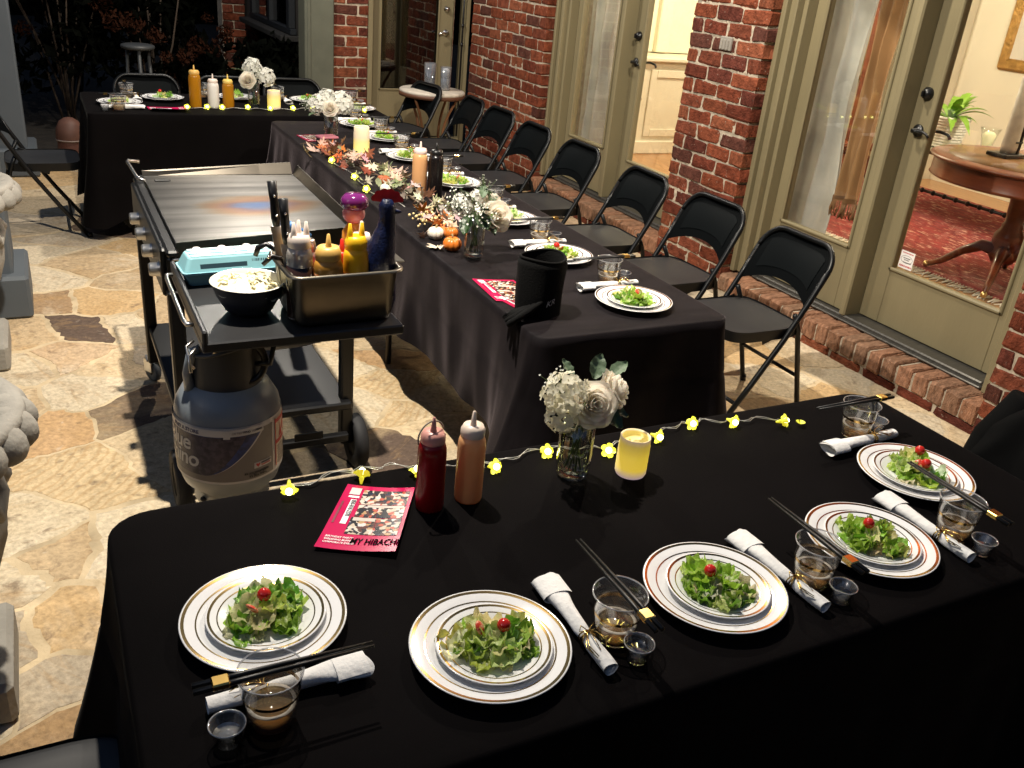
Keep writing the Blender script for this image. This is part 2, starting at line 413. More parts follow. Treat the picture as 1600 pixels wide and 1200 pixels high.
# ---- bricks
def brick_mesh(seed):
    r = random.Random(seed); mb = MB()
    mb.box((0, 0, 0), (1, 1, 1), .07)
    mb.v = [(x+r.uniform(-.03, .03), y+r.uniform(-.035, .035), z+r.uniform(-.08, .08)) for x, y, z in mb.v]
    me = mb.mesh('brick'); me.materials.append(M_BRICK); return me
BRICKS = [brick_mesh(i) for i in range(8)]
REDS = [(.145, .038, .020), (.17, .046, .023), (.122, .032, .019), (.185, .053, .027), (.10, .029, .02), (.158, .046, .026), (.20, .064, .033), (.088, .033, .024)]
rb = random.Random(5)
def put_brick(parent, c, d, rz=0, pale=0):
    cl = rb.choice(REDS); f = rb.uniform(.85, 1.15)
    cl = tuple(v*f*(1-pale)+pale*p for v, p in zip(cl, (.46, .29, .18)))
    o = bpy.data.objects.new('brick', rb.choice(BRICKS)); COL.objects.link(o)
    o.location = c; o.scale = d; o.rotation_euler = (rb.uniform(-.012, .012), rb.uniform(-.012, .012), rz+rb.uniform(-.008, .008)+(PI if rb.random() < .5 else 0))
    o.parent = parent; o.color = (*cl, 1)
def face_y(parent, x, y0, y1, z0, z1, course=.085, length=.225, dep=.1, j=.012):
    """bricks on a face x = const looking to -x"""
    k = 0; z = z0
    while z+course*.7 < z1:
        y = y0-(length/2 if k % 2 else 0); first = True
        while y < y1-.01:
            a = y+j/2 if y > y0 else y0-.005; b = y+length-j/2 if y1-y-length > .06 else y1+.005
            if b-a > .035: put_brick(parent, (x+dep/2-rb.uniform(0, .005), (a+b)/2, z+course/2), (dep, b-a, course-j))
            y += length if y1-y-length > .06 else 9
        k += 1; z += course
def face_x(parent, y, x0, x1, z0, z1, course=.085, length=.225, dep=.1, j=.012):
    """bricks on a face y = const looking to -y"""
    k = 0; z = z0
    while z+course*.7 < z1:
        x = x0-(length/2 if k % 2 else 0)
        while x < x1-.01:
            a = x+j/2 if x > x0 else x0-.005; b = x+length-j/2 if x1-x-length > .06 else x1+.005
            if b-a > .035: put_brick(parent, ((a+b)/2, y+dep/2-rb.uniform(0, .005), z+course/2), (b-a, dep, course-j))
            x += length if x1-x-length > .06 else 9
        k += 1; z += course
XW = 3.58; ZT = 2.2
def mortar_face(parent, x, y0, y1, z0, z1, axis='x', amp=.010, rec=.006):
    ny = max(2, int((y1-y0)/.013)); nz = int((z1-z0)/.013)
    def f(u, v):
        a = y0+(y1-y0)*u; z = z0+(z1-z0)*v; h = noise.noise(Vector((a*46, z*46, x*9)))*.55+noise.noise(Vector((a*110, z*110, 3)))*.45+.5*noise.noise(Vector((a*7, z*9, 5)))
        d = rec-amp*h*(.9 if h > 0 else .3)
        return (x+d, a, z) if axis == 'x' else (a, x+d, z)
    obj('mortar_joint', MB().grid(f, ny, nz), M_MORTAR, parent)
def pier(label, y0, y1, full=True):
    t = thing('brick_pier', label, 'brick wall', (0, 0, 0), group='brick piers of the house wall')
    obj('mortar', MB().box((XW+.008+.2, (y0+y1)/2, ZT/2), (.4, y1-y0-.016, ZT), 0), M_MORTAR, t)
    mortar_face(t, XW, y0+.004, y1-.004, 0, 2.0)
    face_y(t, XW, y0, y1, .012, ZT)
    return t
pA = pier('brick pier brightly lit beside the bistro table, farthest from the front table', 6.56, 7.95)
face_x(pA, 6.556, XW+.1, XW+.32, .012, ZT)
pB = pier('broad brick pier with a small vent between the two double doors', 4.06, 4.72)
face_x(pB, 4.056, XW+.1, XW+.3, .012, ZT)
pC = pier('narrow brick pier at the right beside the black jacket', 1.0, 2.2)
# vent block in the middle pier
v = obj('vent', MB().box((XW-.002, 4.375, 1.425), (.02, .10, .075), .004), mat('vent_grey', (.25, .23, .2), .7, var=.3), pB)
mb = MB()
for k in (-1, 0, 1): mb.box((XW-.014, 4.375+k*.028, 1.42), (.012, .012, .055), .003)
obj('vent_slat', mb, mat('vent_grey'), v)
# ---- brick steps: a rowlock course over one flat course under each double door
def plinth(label, y0, y1):
    t = thing('brick_step', label, 'step', (0, 0, 0), group='brick steps under the double doors')
    obj('mortar', MB().box((XW+.19, (y0+y1)/2, .07), (.36, y1-y0, .132), 0), M_MORTAR, t)
    y = y0
    while y < y1-.1:
        put_brick(t, (XW+.05, y+.11, .022), (.1, .21, .044)); y += .225
    mortar_face(t, XW, y0, y1, 0, .13, 'x', .012, .008)
    n = round((y1-y0)/.094); p = (y1-y0)/n
    for i in range(n):
        put_brick(t, (XW+.105-.006, y0+(i+.5)*p, .098), (.215, p-.014, .098), pale=.42)
plinth('brick step under the nearer double door with the round mahogany table', 2.2, 4.06)
plinth('brick step under the farther double door with the cream cabinet', 4.72, 6.56)
# house wall over the doors (above the frame) and beyond the piers
hw = obj('upper_wall', MB().box((XW+.17, 4.5, 2.8), (.3, 7.2, 1.2), .0), M_BRICK, color=(.25, .07, .035)); tag(hw, 'brick house wall above the two double doors', 'wall')

# ---- double doors
M_THRESH = mat('threshold', (.10, .095, .085), .35, metal=.6, var=.3, vs=10, stretch=(1, 9, 1))
def rail(mb, x, y0, y1, z0, z1, t=.045): mb.box((x+t/2, (y0+y1)/2, (z0+z1)/2), (t, y1-y0, z1-z0), .004)
def moulding(mb, x, y0, y1, z0, z1, wd=.018):
    for (a, b, c, d) in ((y0, y1, z0, z0+wd), (y0, y1, z1-wd, z1), (y0, y0+wd, z0, z1), (y1-wd, y1, z0, z1)):
        mb.box((x-.003, (a+b)/2, (c+d)/2), (.016, b-a, d-c), .005)
def leaf(parent, x, y0, y1, z0, z1, sl, sr, zb):
    """door leaf: y0 (near) .. y1 (far); sl / sr stile widths at y1 / y0; zb bottom of glass"""
    mb = MB()
    rail(mb, x, y0, y0+sr, z0, z1); rail(mb, x, y1-sl, y1, z0, z1)
    rail(mb, x+.001, y0+sr, y1-sl, z0, zb); rail(mb, x+.001, y0+sr, y1-sl, z1-.12, z1)
    lf = obj('door_leaf', mb, M_TRIM, parent)
    m2 = MB(); moulding(m2, x, y0+sr-.012, y1-sl+.012, zb-.012, z1-.108); obj('glazing_bead', m2, M_TRIM, lf)
    obj('glass_pane', MB().box((x+.024, (y0+sr+y1-sl)/2, (zb+z1-.12)/2), (.006, y1-sl-y0-sr, z1-.12-zb), 0), M_GLASS, lf)
    return lf
def door_unit(label, y0, y1, hand):
    t = thing('french_door', label, 'double door', (0, 0, 0), group='glazed double doors to the lit room')
    zt = 2.16
    mb = MB()  # casing: stepped (fluted) jambs
    for (a, b, xx) in ((y1-.035, y1-.001, XW+.07), (y1-.07, y1-.035, XW+.10), (y1-.10, y1-.07, XW+.085), (y1-.13, y1-.10, XW+.13), (y0+.001, y0+.05, XW+.07), (y0+.05, y0+.09, XW+.10)):
        mb.box(((xx+XW+.3)/2, (a+b)/2, (zt+.16)/2+.001), (XW+.3-xx, b-a, zt-.161), .006)
    mb.box((XW+.19, (y0+y1)/2, zt+.03), (.22, y1-y0-.002, .06), .006)
    obj('casing', mb, M_TRIM, t)
    th = obj('threshold', MB().box((XW+.245, (y0+y1)/2, .168), (.16, y1-y0-.27, .026), .006).box((XW+.158, (y0+y1)/2, .158), (.03, y1-y0-.25, .012), .004), M_THRESH, t)
    ym = y0+1.045
    leaf(t, XW+.2, ym, y1-.131, .185, zt, .085, .075, .53)
    post = MB().box((XW+.24, ym-.022, 1.17), (.16, .042, 1.99), .008); obj('astragal', post, M_TRIM, t)
    l2 = leaf(t, XW+.27, y0+.10, ym-.045, .185, zt, .125, .125, .485)
    # handle set on the far stile of the near leaf
    hy = ym-.045-.06
    hb = MB().lathe([(0, 0), (.03, 0), (.031, .006), (.026, .01), (.012, .013), (.01, .045), (0, .045)], 20, TR(XW+.27, hy, 1.17) @ RY(-PI/2))
    hb.tube([(XW+.228, hy, 1.17), (XW+.222, hy-.02, 1.172), (XW+.222, hy-.06, 1.176), (XW+.222, hy-.09, 1.168), (XW+.222, hy-.105, 1.155)], [.008, .009, .008, .007, .006], 8)
    obj('handle', hb, M_BLACKMETAL, l2)
    db = MB().lathe([(0, 0), (.031, 0), (.031, .01), (.024, .016), (.02, .03), (0, .03)], 20, TR(XW+.27, hy, 1.345) @ RY(-PI/2)).box((XW+.232, hy, 1.345), (.02, .01, .03), .003)
    obj('deadbolt', db, M_BLACKMETAL, l2)
    ib = MB().lathe([(0, 0), (.028, 0), (.02, .012), (.01, .014), (.01, .05), (0, .05)], 16, TR(XW+.315, hy, 1.17) @ RY(PI/2))
    ib.tube([(XW+.363, hy, 1.17), (XW+.366, hy-.05, 1.174), (XW+.366, hy-.1, 1.168), (XW+.366, hy-.115, 1.15)], .008, 8)
    obj('inner_handle', ib, M_BLACKMETAL, l2)
    for z in (.45, 1.3):
        obj('hinge', MB().tube([(XW+.262, y0+.102, z), (XW+.262, y0+.102, z+.09)], .007, 8), M_BLACKMETAL, l2)
    return t, l2
d1, d1leaf = door_unit('double glass door by the nearest chairs, with a white sticker low on its glass', 2.2, 4.06, 1)
d2, _ = door_unit('double glass door farther along the wall, showing the cream cabinet', 4.72, 6.56, 1)
# sticker low on the near leaf's glass
M_STICK = mat('sticker_white', (.8, .77, .75), .4, var=.02)
M_REDINK = mat('red_ink', (.45, .03, .03), .5, var=.05); M_INK = mat('black_ink', (.015, .015, .017), .5, var=.05); M_WINK = mat('white_ink', (.8, .8, .8), .5, var=.02)
st = obj('sticker', MB().box((XW+.2885, 3.012, .545), (.001, .085, .09), 0), M_STICK); tag(st, 'small white sticker with red lettering low in the door glass', 'sticker')
def wall_text(s, y, z, size, m, parent, bold=True):
    me = text_mesh(s, size, .0003, 'CENTER', bold)
    me.transform(Matrix(((0, 0, -1, 0), (-1, 0, 0, 0), (0, 1, 0, 0), (0, 0, 0, 1))))
    obj('lettering', me, m, parent, (XW+.2907, y, z))
rt_ = random.Random(9)
def print_marks(parent, y, z, width, h, m, name='small_print'):
    mb = MB(); q = -width/2
    while q < width/2:   # illegible row of tiny letters
        w_ = rt_.uniform(.25, .6)*h; mb.box((XW+.2877, y-q-w_/2, z), (.0004, w_, h*rt_.uniform(.7, 1)), 0); q += w_+h*.25
    obj(name, mb, m, parent)
print_marks(st, 3.012, .580, .066, .007, M_REDINK); print_marks(st, 3.012, .513, .072, .011, M_REDINK)
print_marks(st, 3.012, .554, .044, .006, M_INK); print_marks(st, 3.012, .545, .03, .006, M_INK); print_marks(st, 3.005, .532, .05, .006, M_INK)
mb = MB().tube([(XW+.2876, 3.012+.036*math.cos(a), 0.548+.019*math.sin(a)) for a in arc(28, 0, 2*PI)[:-1]], .0008, 4, closed=True)
obj('emblem', mb, M_INK, st)

# ---- far wall with the single door (faces the camera)
YB = 8.0
bw = thing('brick_wall', 'brick wall strip at the far end between the grey post and the single door', 'brick wall')
obj('mortar', MB().box((2.465, YB+.16, ZT/2), (.30, .3, ZT), 0), M_MORTAR, bw)
mortar_face(bw, YB, 2.314, 2.616, 0, 2.0, 'y')
face_x(bw, YB, 2.31, 2.62, .012, ZT)
face_y(bw, 2.31, YB+.102, YB+.3, .012, ZT)
sdoor = thing('glazed_door', 'single olive door with dark glass behind the bistro table', 'door')
mb = MB()
for (a, b) in ((2.622, 2.665), (3.535, 3.575)): mb.box(((a+b)/2, YB+.06, 1.15), (b-a, .16, 2.1), .006)
mb.box((3.1, YB+.06, 2.17), (1.0, .16, .06), .006); mb.box((3.1, YB+.10, .14), (.95, .2, .06), .01)
obj('door_frame', mb, M_TRIM, sdoor)
mb = MB()
for (a, b, c, d) in ((2.668, 2.75, .18, 2.14), (3.30, 3.435, .18, 2.14), (2.75, 3.30, .18, .60), (2.75, 3.30, 2.02, 2.14)):
    mb.box(((a+b)/2, YB+.075, (c+d)/2), (b-a, .045, d-c), .003)
dl = obj('door_leaf', mb, M_TRIM, sdoor)
mb = MB()
for (a, b, c, d) in ((2.745, 2.76, .59, 2.03), (3.29, 3.305, .59, 2.03), (2.745, 3.305, .59, .605)): mb.box(((a+b)/2, YB+.05, (c+d)/2), (b-a, .014, d-c), .003)
obj('glazing_bead', mb, M_TRIM, dl)
obj('glass_pane', MB().box((3.025, YB+.08, 1.31), (.55, .006, 1.42), 0), glassy('dark_window_glass', (.5, .5, .5), .01, 1.5, 1.6, .06), dl)
obj('dark_curtain', MB().grid(lambda u, v: (2.76+.53*u, YB+.2+.02*math.sin(u*40), .5+1.6*v), 60, 1), mat('dark_curtain', (.02, .018, .016), .9), sdoor)
hb = MB().lathe([(0, 0), (.03, 0), (.028, .01), (.012, .014), (.012, .05), (0, .05)], 18, TR(3.37, YB+.052, 1.10) @ RX(PI/2)).tube([(3.37, YB, 1.10), (3.32, YB-.004, 1.105), (3.28, YB-.004, 1.09)], .008, 8)
obj('handle', hb, M_CHROME, dl)
obj('deadbolt', MB().lathe([(0, 0), (.03, 0), (.028, .012), (.018, .018), (.016, .03), (0, .03)], 18, TR(3.37, YB+.052, 1.30) @ RX(PI/2)), M_CHROME, dl)
obj('weather_strip', MB().box((3.437, YB+.045, 1.15), (.005, .02, 1.95), 0), M_CHROME, dl)
mb = MB()
for z in (.4, 1.0, 1.16, 1.8): mb.tube([(3.5, YB-.03, z), (3.5, YB-.03, z+.03)], .014, 10)
mb.tube([(3.5, YB-.03, .2), (3.5, YB-.03, 2.1)], .009, 8)
obj('hinge_rod', mb, M_BLACKMETAL, sdoor)
ps = thing('corner_post', 'grey green painted corner post left of the far brick strip', 'post')
mb = MB().box((2.18, YB+.05, 1.1), (.25, .22, 2.2), .008).box((2.09, YB-.064, 1.1), (.03, .012, 2.2), .004)
obj('shaft', mb, mat('post_paint', (.09, .095, .07), .65, var=.25, vs=4, bump=.15, bs=18), ps)
obj('base', MB().box((2.18, YB+.05, .07), (.29, .26, .14), .008), mat('post_paint'), ps)
# side wall of the house running away from the patio, with a window (its shade is put into near-black colours)
sw = thing('house_side_wall', 'dark brick side wall with a window behind the corner post', 'wall')
obj('wall', MB().box((2.34, 10.2, 1.3), (.28, 3.8, 2.6), 0), mat('shade_mortar', (.02, .016, .013), .95), sw)
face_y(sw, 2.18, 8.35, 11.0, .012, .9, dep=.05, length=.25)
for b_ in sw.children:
    if b_.name.startswith('brick'): b_.color = tuple(v*.12 for v in b_.color[:3])+(1,)  # same bricks cut to near black, shade painted into their colour
wf = MB()
for (a, b, c, d) in ((8.8, 8.9, 1.0, 2.3), (10.4, 10.5, 1.0, 2.3), (9.6, 9.68, 1.0, 2.3), (8.75, 10.55, .95, 1.0)): wf.box((2.16, (a+b)/2, (c+d)/2), (.06, b-a, d-c), .004)
wfo = obj('window', wf, mat('shade_dark_paint', (.004, .006, .009), .6), sw)  # frame colour darkened to stand for shade
obj('glass_pane', MB().box((2.175, 9.65, 1.65), (.01, 1.5, 1.3), 0), glassy('dark_window_glass'), wfo)
obj('sill', MB().box((2.13, 9.65, .92), (.2, 1.9, .05), .006), mat('shade_dark_sill', (.012, .011, .01), .8), sw)
# sunlit-looking brick corner of the far wing, seen in slivers through the shrubs
fw = thing('far_brick_wing', 'bright brick wall corner glimpsed in slivers behind the shrubs', 'wall')
obj('mortar', MB().box((2.05, 11.16, 1.3), (.24, .28, 2.6), 0), M_MORTAR, fw)
face_x(fw, 11.0, 1.94, 2.17, .012, 2.5, dep=.05)

# ---- porch columns at the left
def column(label, xr, y, d, hb):
    t = thing('porch_column', label, 'column', (0, 0, 0), group='square porch columns')
    x = xr-d/2
    obj('shaft', MB().box((x, y, 1.5), (d, d, 3.0), .012), M_GRAYTRIM, t)
    obj('base', MB().box((x, y, hb/2), (d+.12, d+.12, hb), .015), M_GRAYTRIM, t)
column('square grey column near the far table end, behind the lone folding chair', -.11, 7.65, .36, .2)
column('square grey column at the left edge, behind the farther urn', -.2, 4.78, .34, .21)

# ---- garden beyond the patio
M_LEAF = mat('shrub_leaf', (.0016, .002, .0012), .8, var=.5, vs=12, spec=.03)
M_DRYHEAD = mat('dried_hydrangea', (.026, .0095, .005), .8, var=.4, vs=30, spec=.05)
def leaf_blob(c, r, n, sz, rg, flat=1.0, mb=None):
    mb = mb or MB()
    for _ in range(n):
        a = rg.uniform(0, 2*PI); z = rg.uniform(-1, 1); q = math.sqrt(1-z*z); rr = r*rg.uniform(.55, 1.05)
        p = Vector((c[0]+rr*q*math.cos(a), c[1]+rr*q*math.sin(a), c[2]+rr*z*flat))
        M = Matrix.Translation(p) @ RZ(rg.uniform(0, 6.3)) @ RX(rg.uniform(-1.3, 1.3)) @ RY(rg.uniform(-1, 1))
        s = sz*rg.uniform(.6, 1.3)
        mb.add([(-s*.45, 0, 0), (0, -s*.9, .1*s), (s*.45, 0, 0), (0, s, .1*s), (0, 0, -.12*s)], [(0, 1, 4), (1, 2, 4), (2, 3, 4), (3, 0, 4)], False, M)
    return mb
rg = random.Random(3)
HEADS = [leaf_blob((0, 0, 0), .075, 90, .022, random.Random(k), .85).mesh('flower_head') for k in range(3)]
for m_ in HEADS: m_.materials.append(M_DRYHEAD)
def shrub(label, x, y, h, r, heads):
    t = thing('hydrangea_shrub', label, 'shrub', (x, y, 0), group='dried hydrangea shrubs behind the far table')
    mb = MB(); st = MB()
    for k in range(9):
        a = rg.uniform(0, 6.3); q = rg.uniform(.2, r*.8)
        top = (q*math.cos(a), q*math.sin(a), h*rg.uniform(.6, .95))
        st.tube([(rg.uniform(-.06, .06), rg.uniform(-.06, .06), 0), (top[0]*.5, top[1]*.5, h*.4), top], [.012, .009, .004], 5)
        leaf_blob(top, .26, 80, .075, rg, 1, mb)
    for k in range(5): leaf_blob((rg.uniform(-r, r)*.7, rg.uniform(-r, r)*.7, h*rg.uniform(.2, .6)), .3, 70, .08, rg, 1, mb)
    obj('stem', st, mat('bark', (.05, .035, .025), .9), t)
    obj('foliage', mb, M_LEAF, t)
    for k in range(heads):
        a = rg.uniform(PI*.9, PI*2.1); q = r*rg.uniform(.6, 1.1)
        s = rg.uniform(.8, 1.5)
        obj('flower_head', rg.choice(HEADS), None, t, (q*math.cos(a), q*math.sin(a), h*rg.uniform(.3, 1.0)), (0, 0, rg.uniform(0, 6)), (s, s, s))
for a in [('tall dark shrub at the left behind the grey column', -.6, 9.6, 2.3, .7, 8), ('dark hydrangea with brown heads above the pot', .25, 9.5, 2.0, .62, 12), ('hydrangea thick with brown heads behind the stool', 1.0, 9.3, 1.9, .6, 18), ('hydrangea beside the bright brick sliver', 1.30, 9.9, 1.4, .3, 14), ('black evergreen mass at the back left', -1.9, 10.5, 3, .9, 4), ('dark shrub filling the gap far behind the middle', .4, 11.4, 2.9, .8, 5), ('low hydrangea at the foot of the side wall', 1.85, 8.75, .75, .28, 4)]:
    shrub(*a)
def ringwood(u, v):
    a = u*2*PI; r = 17+1.5*noise.noise(Vector((math.cos(a)*3, math.sin(a)*3, v*3)))
    return (1+r*math.cos(a), 4+r*math.sin(a), -.2+8.5*v+1.5*v*noise.noise(Vector((math.cos(a)*6, math.sin(a)*6, 5))))
hg = obj('added_woods_ring', MB().grid(ringwood, 160, 10), M_LEAF, kind='stuff'); hg['label'] = 'dark woods ring added round the yard to block the low sky'  # ring added all round to block the sky's horizon glow
# ================================================================ THE LIT ROOM BEHIND THE DOORS
def structure(name, mb, m):
    o = obj(name, mb, m); o['kind'] = 'structure'; return o
M_ROOMW = mat('room_paint', (.72, .68, .57), .7, var=.05, vs=2)
M_CREAM = mat('cream_paint', (.74, .69, .55), .45, var=.04, vs=3)
M_FLOORW = mat('oak_floor', (.38, .19, .075), .35, var=.3, vs=5, stretch=(9, 1, 1), coat=.3)
structure('room_floor', MB().box((6.3, 4.2, .17), (4.7, 9.0, .06), 0), M_FLOORW)
rw = MB()
rw.box((8.7, 4.2, 1.5), (.1, 9.0, 2.6), 0); rw.box((6.3, -.35, 1.5), (4.9, .1, 2.6), 0); rw.box((6.3, 7.62, 1.5), (4.9, .1, 2.6), 0)
rw.box((8.03, 6.0, 1.5), (1.24, .12, 2.6), 0); rw.box((7.66, 3.0, 1.5), (.1, 5.88, 2.6), 0)
structure('room_wall', rw, M_ROOMW)
structure('room_ceiling', MB().box((6.3, 4.0, 2.85), (5.0, 9.4, .1), 0), M_CREAM)
structure('house_inner_wall', MB().box((3.93, 1.4, 1.5), (.08, 1.35, 2.7), 0).box((3.93, 4.45, 1.5), (.08, .16, 2.7), 0).box((3.93, 7.45, 1.5), (.08, 1.1, 2.7), 0).box((3.93, 4.2, 2.5), (.085, 6, .66), 0), M_ROOMW)
# cabinet
cb = thing('cream_cabinet', 'cream built-in cabinet with panelled doors seen through the farther door', 'cabinet', (0, 0, .2))
mb = MB().box((5.55, 7.36, .44), (2.6, .42, .78), .006); obj('body', mb, M_CREAM, cb)
obj('countertop', MB().box((5.55, 7.34, .85), (2.66, .5, .04), .01), M_CREAM, cb)
obj('skirting', MB().box((5.55, 7.135, .06), (2.64, .03, .12), .008), M_CREAM, cb)
for x in (4.5, 5.02, 5.54, 6.06, 6.58):
    f = MB()
    for (a, b, c, d) in ((x+.02, x+.09, .16, .76), (x+.41, x+.48, .16, .76), (x+.09, x+.41, .16, .23), (x+.09, x+.41, .69, .76)): f.box(((a+b)/2, 7.141, (c+d)/2), (b-a, .016, d-c), .005)
    dr = obj('cabinet_door', f, M_CREAM, cb)
    obj('knob', MB().ball((x+.45, 7.12, .5), .012), M_CHROME, dr)
mb = MB()
for x in (4.4, 4.95, 5.35, 6.2, 7.0): mb.box((x, 7.5, 1.6), (.14, .08, 1.44), .01)
mb.box((5.6, 7.53, 1.6), (2.7, .02, 1.44), 0)
obj('upper_panel', mb, mat('bright_cream', (.8, .76, .6), .5, var=.03), cb)
ck = thing('mantel_clock', 'small gilt clock with a round face on the cream counter', 'clock', (4.98, 7.3, 1.08))
obj('case', MB().box((0, 0, .09), (.14, .05, .16), .01).box((0, .01, .2), (.1, .04, .08), .01), M_GOLD, ck)
obj('dial', MB().lathe([(0, 0), (.052, 0), (.052, .004), (0, .004)], 24, TR(0, -.03, .1) @ RX(PI/2)), mat('dial_white', (.75, .74, .7), .4), ck)
obj('clock_hand', MB().box((0, -.036, .115), (.004, .002, .03), 0).box((.012, -.036, .1), (.024, .002, .004), 0), M_INK, ck)
# curtains
def drape(name, label, y0, y1, x, z0, z1, m, folds, amp, cat='curtain'):
    def f(u, v):
        z = z0+(z1-z0)*v; yy = y0+(y1-y0)*u
        pull = 1-.06*sstep(.1, .5, v)*(1-sstep(.5, 1, v))
        a = amp*(1-.3*v)
        return (x+a*math.sin(u*folds*2*PI+2*noise.noise(Vector((u*3, v*2.3, folds))))+.012*noise.noise(Vector((u*9, v*9, 2))), (y0+y1)/2+(yy-(y0+y1)/2)*pull+.01*noise.noise(Vector((u*4, v*5, 7))), z)
    o = obj(name, MB().grid(f, 70, 60), m); tag(o, label, cat); return o
M_SHEER = mat('silver_silk', (.50, .51, .50), .27, var=.25, vs=4, sheen=.5, spec=.6)
translucent(M_SHEER, .35)
M_GOLDSILK = mat('copper_silk', (.40, .22, .10), .38, var=.15, vs=5, sheen=.5, spec=.5)
drape('silk_curtain', 'silver grey silk curtain in the nearer door, left of the copper drape', 3.79, 4.27, 4.06, .21, 2.3, M_SHEER, 3.3, .055)
drape('silk_curtain', 'silver grey silk curtain behind the farther door glass', 6.32, 6.74, 4.06, .21, 2.3, M_SHEER, 3.3, .055)
def copper(label, y0, y1, x, z0):
    c = drape('copper_drape', label, y0, y1, x, z0, 2.3, M_GOLDSILK, 2, .03)
    mb = MB()
    for i in range(46):
        u = i/45; yy = y0+(y1-y0)*u; xx = x+.03*math.sin(u*4*PI)
        mb.tube([(xx, yy, z0+.002), (xx+rnd(-.012, .012), yy+rnd(-.008, .008), z0-.05), (xx+rnd(-.02, .02), yy+rnd(-.012, .012), z0-.095)], [.004, .005, .003], 4)
    obj('fringe', mb, mat('fringe', (.24, .12, .05), .8, var=.4), c)
    obj('fringe_band', MB().grid(lambda u, v: (x-.004+.032*math.sin(u*4*PI), y0-.004+(y1-y0+.008)*u, z0-.004+.028*v), 30, 1), mat('fringe'), c)
copper('copper silk drape with a tasselled fringe, in the nearer double door', 3.63, 3.79, 4.1, .66)
copper('copper silk drape with a fringe, in the farther double door', 6.10, 6.29, 4.1, .66)
# rug
M_RUG = mat('red_rug', (.19, .022, .02), .95, var=.5, vs=9, bump=.8, bs=60, stretch=(3, 1, 1), col2=(.48, .27, .2), c2lo=.57, c2hi=.66)
rug = thing('persian_rug', 'red patterned rug with white fringe under the round mahogany table', 'rug')
obj('pile', MB().box((6.0, 3.4, .207), (2.25, 5.0, .014), .004), M_RUG, rug)
mb = MB()
for i in range(220):
    y = .95+i*4.9/220
    mb.tube([(4.88, y, .212), (4.83, y+rnd(-.015, .015), .207), (4.79+rnd(-.012, .012), y+rnd(-.02, .02), .203)], [.006, .006, .003], 4)
obj('fringe', mb, mat('rug_fringe', (.66, .6, .5), .9, var=.2), rug)
# round mahogany pedestal table
rt = thing('round_table', 'round mahogany pedestal table with carved legs inside the room', 'table', (5.15, 3.35, .214))
R0 = .56
obj('tabletop', MB().lathe([(0, .735), (R0-.02, .735), (R0, .728), (R0+.004, .72), (R0-.004, .712), (R0-.01, .71), (0, .71)], 64), M_DARKWOOD, rt)
obj('leather_inlay', MB().lathe([(0, .7365), (R0-.1, .7365), (R0-.1, .735)], 64), mat('tan_leather', (.17, .085, .03), .4, var=.25, spec=.3), rt)
obj('apron', MB().lathe([(R0-.025, .71), (R0-.022, .62), (R0-.016, .61), (R0-.03, .602), (R0-.1, .602)], 64), M_DARKWOOD, rt)
obj('pedestal', MB().lathe([(0, .602), (.1, .602), (.075, .57), (.06, .52), (.055, .44), (.05, .38), (.062, .36), (.06, .345), (.085, .3), (.09, .26), (.07, .22), (.075, .2), (.085, .17), (.06, .13), (0, .12)], 28), M_DARKWOOD, rt)
for k in range(4):
    a = k*PI/2+.5
    pts = [(.05, .2), (.13, .21), (.23, .15), (.33, .06), (.4, .022)]
    mb = MB().tube([(r*math.cos(a), r*math.sin(a), z) for r, z in pts], [.045, .036, .026, .02, .016], 8)
    lg = obj('leg', mb, M_DARKWOOD, rt)
    obj('toe_cap', MB().ball((.41*math.cos(a), .41*math.sin(a), .02), .02), mat('brass', (.6, .42, .18), .3, metal=1), lg)
ch = thing('candle_stand', 'frosted glass candle in a dark iron stand on the round table', 'candlestick', (5.13, 3.52, .952))
obj('base', MB().box((0, 0, .012), (.2, .14, .022), .004), M_BLACKMETAL, ch)
obj('post', MB().box((.03, -.04, .2), (.018, .018, .38), .003).box((.015, -.02, .09), (.06, .06, .01), .002), M_BLACKMETAL, ch)
obj('frosted_glass', MB().lathe([(0, .024), (.042, .024), (.046, .06), (.043, .2), (.046, .45), (.04, .45), (.038, .03)], 24, None, lambda a, j, z: 1+.03*math.sin(a*7+z*60)), mat('frosted', (.75, .74, .74), .5, var=.15, vs=25), ch)
# console table with plant and candle, against the right wall
co = thing('console_table', 'iron console table with a glass top behind the round table', 'console', (6.38, 4.62, .2))
obj('tabletop', MB().box((0, 0, .515), (.55, 1.5, .02), .004), mat('console_glass', (.35, .36, .27), .08, spec=.8), co)
obj('frame', MB().box((0, -.74, .495), (.5, .02, .03), .003).box((0, .74, .495), (.5, .02, .03), .003).box((.25, 0, .495), (.02, 1.5, .03), .003).box((-.25, 0, .495), (.02, 1.5, .03), .003), M_BLACKMETAL, co)
for sx in (-1, 1):
    for sy in (-1, 1):
        mb = MB().lathe([(0, 0), (.012, .005), (.02, .03), (.01, .05), (.016, .09), (.012, .12), (.018, .25), (.024, .42), (.028, .485), (0, .485)], 12, TR(sx*.22, sy*.68, 0))
        obj('leg', mb, M_BLACKMETAL, co)
mb = MB().tube([(0, -.68, .15), (0, .68, .15)], .012, 8).tube([(-.22, -.68, .15), (.22, -.68, .15)], .01, 8).tube([(-.22, .68, .15), (.22, .68, .15)], .01, 8)
for k in range(12): mb.ball((0, -.6+k*.11, .15), .021, 8, 6)
obj('stretcher', mb, M_BLACKMETAL, co)
pt = thing('fern_pot', 'bright green potted fern in a white woven pot by the door handle', 'potted plant', (6.32, 4.90, .727))
mb = MB()
for k in range(11): mb.tube([((.115+.03*k/10)*math.cos(a), (.115+.03*k/10)*math.sin(a), .012+.021*k+.003*math.sin(a*14+k*3)) for a in arc(40, 0, 2*PI)[:-1]], .012, 6, closed=True)
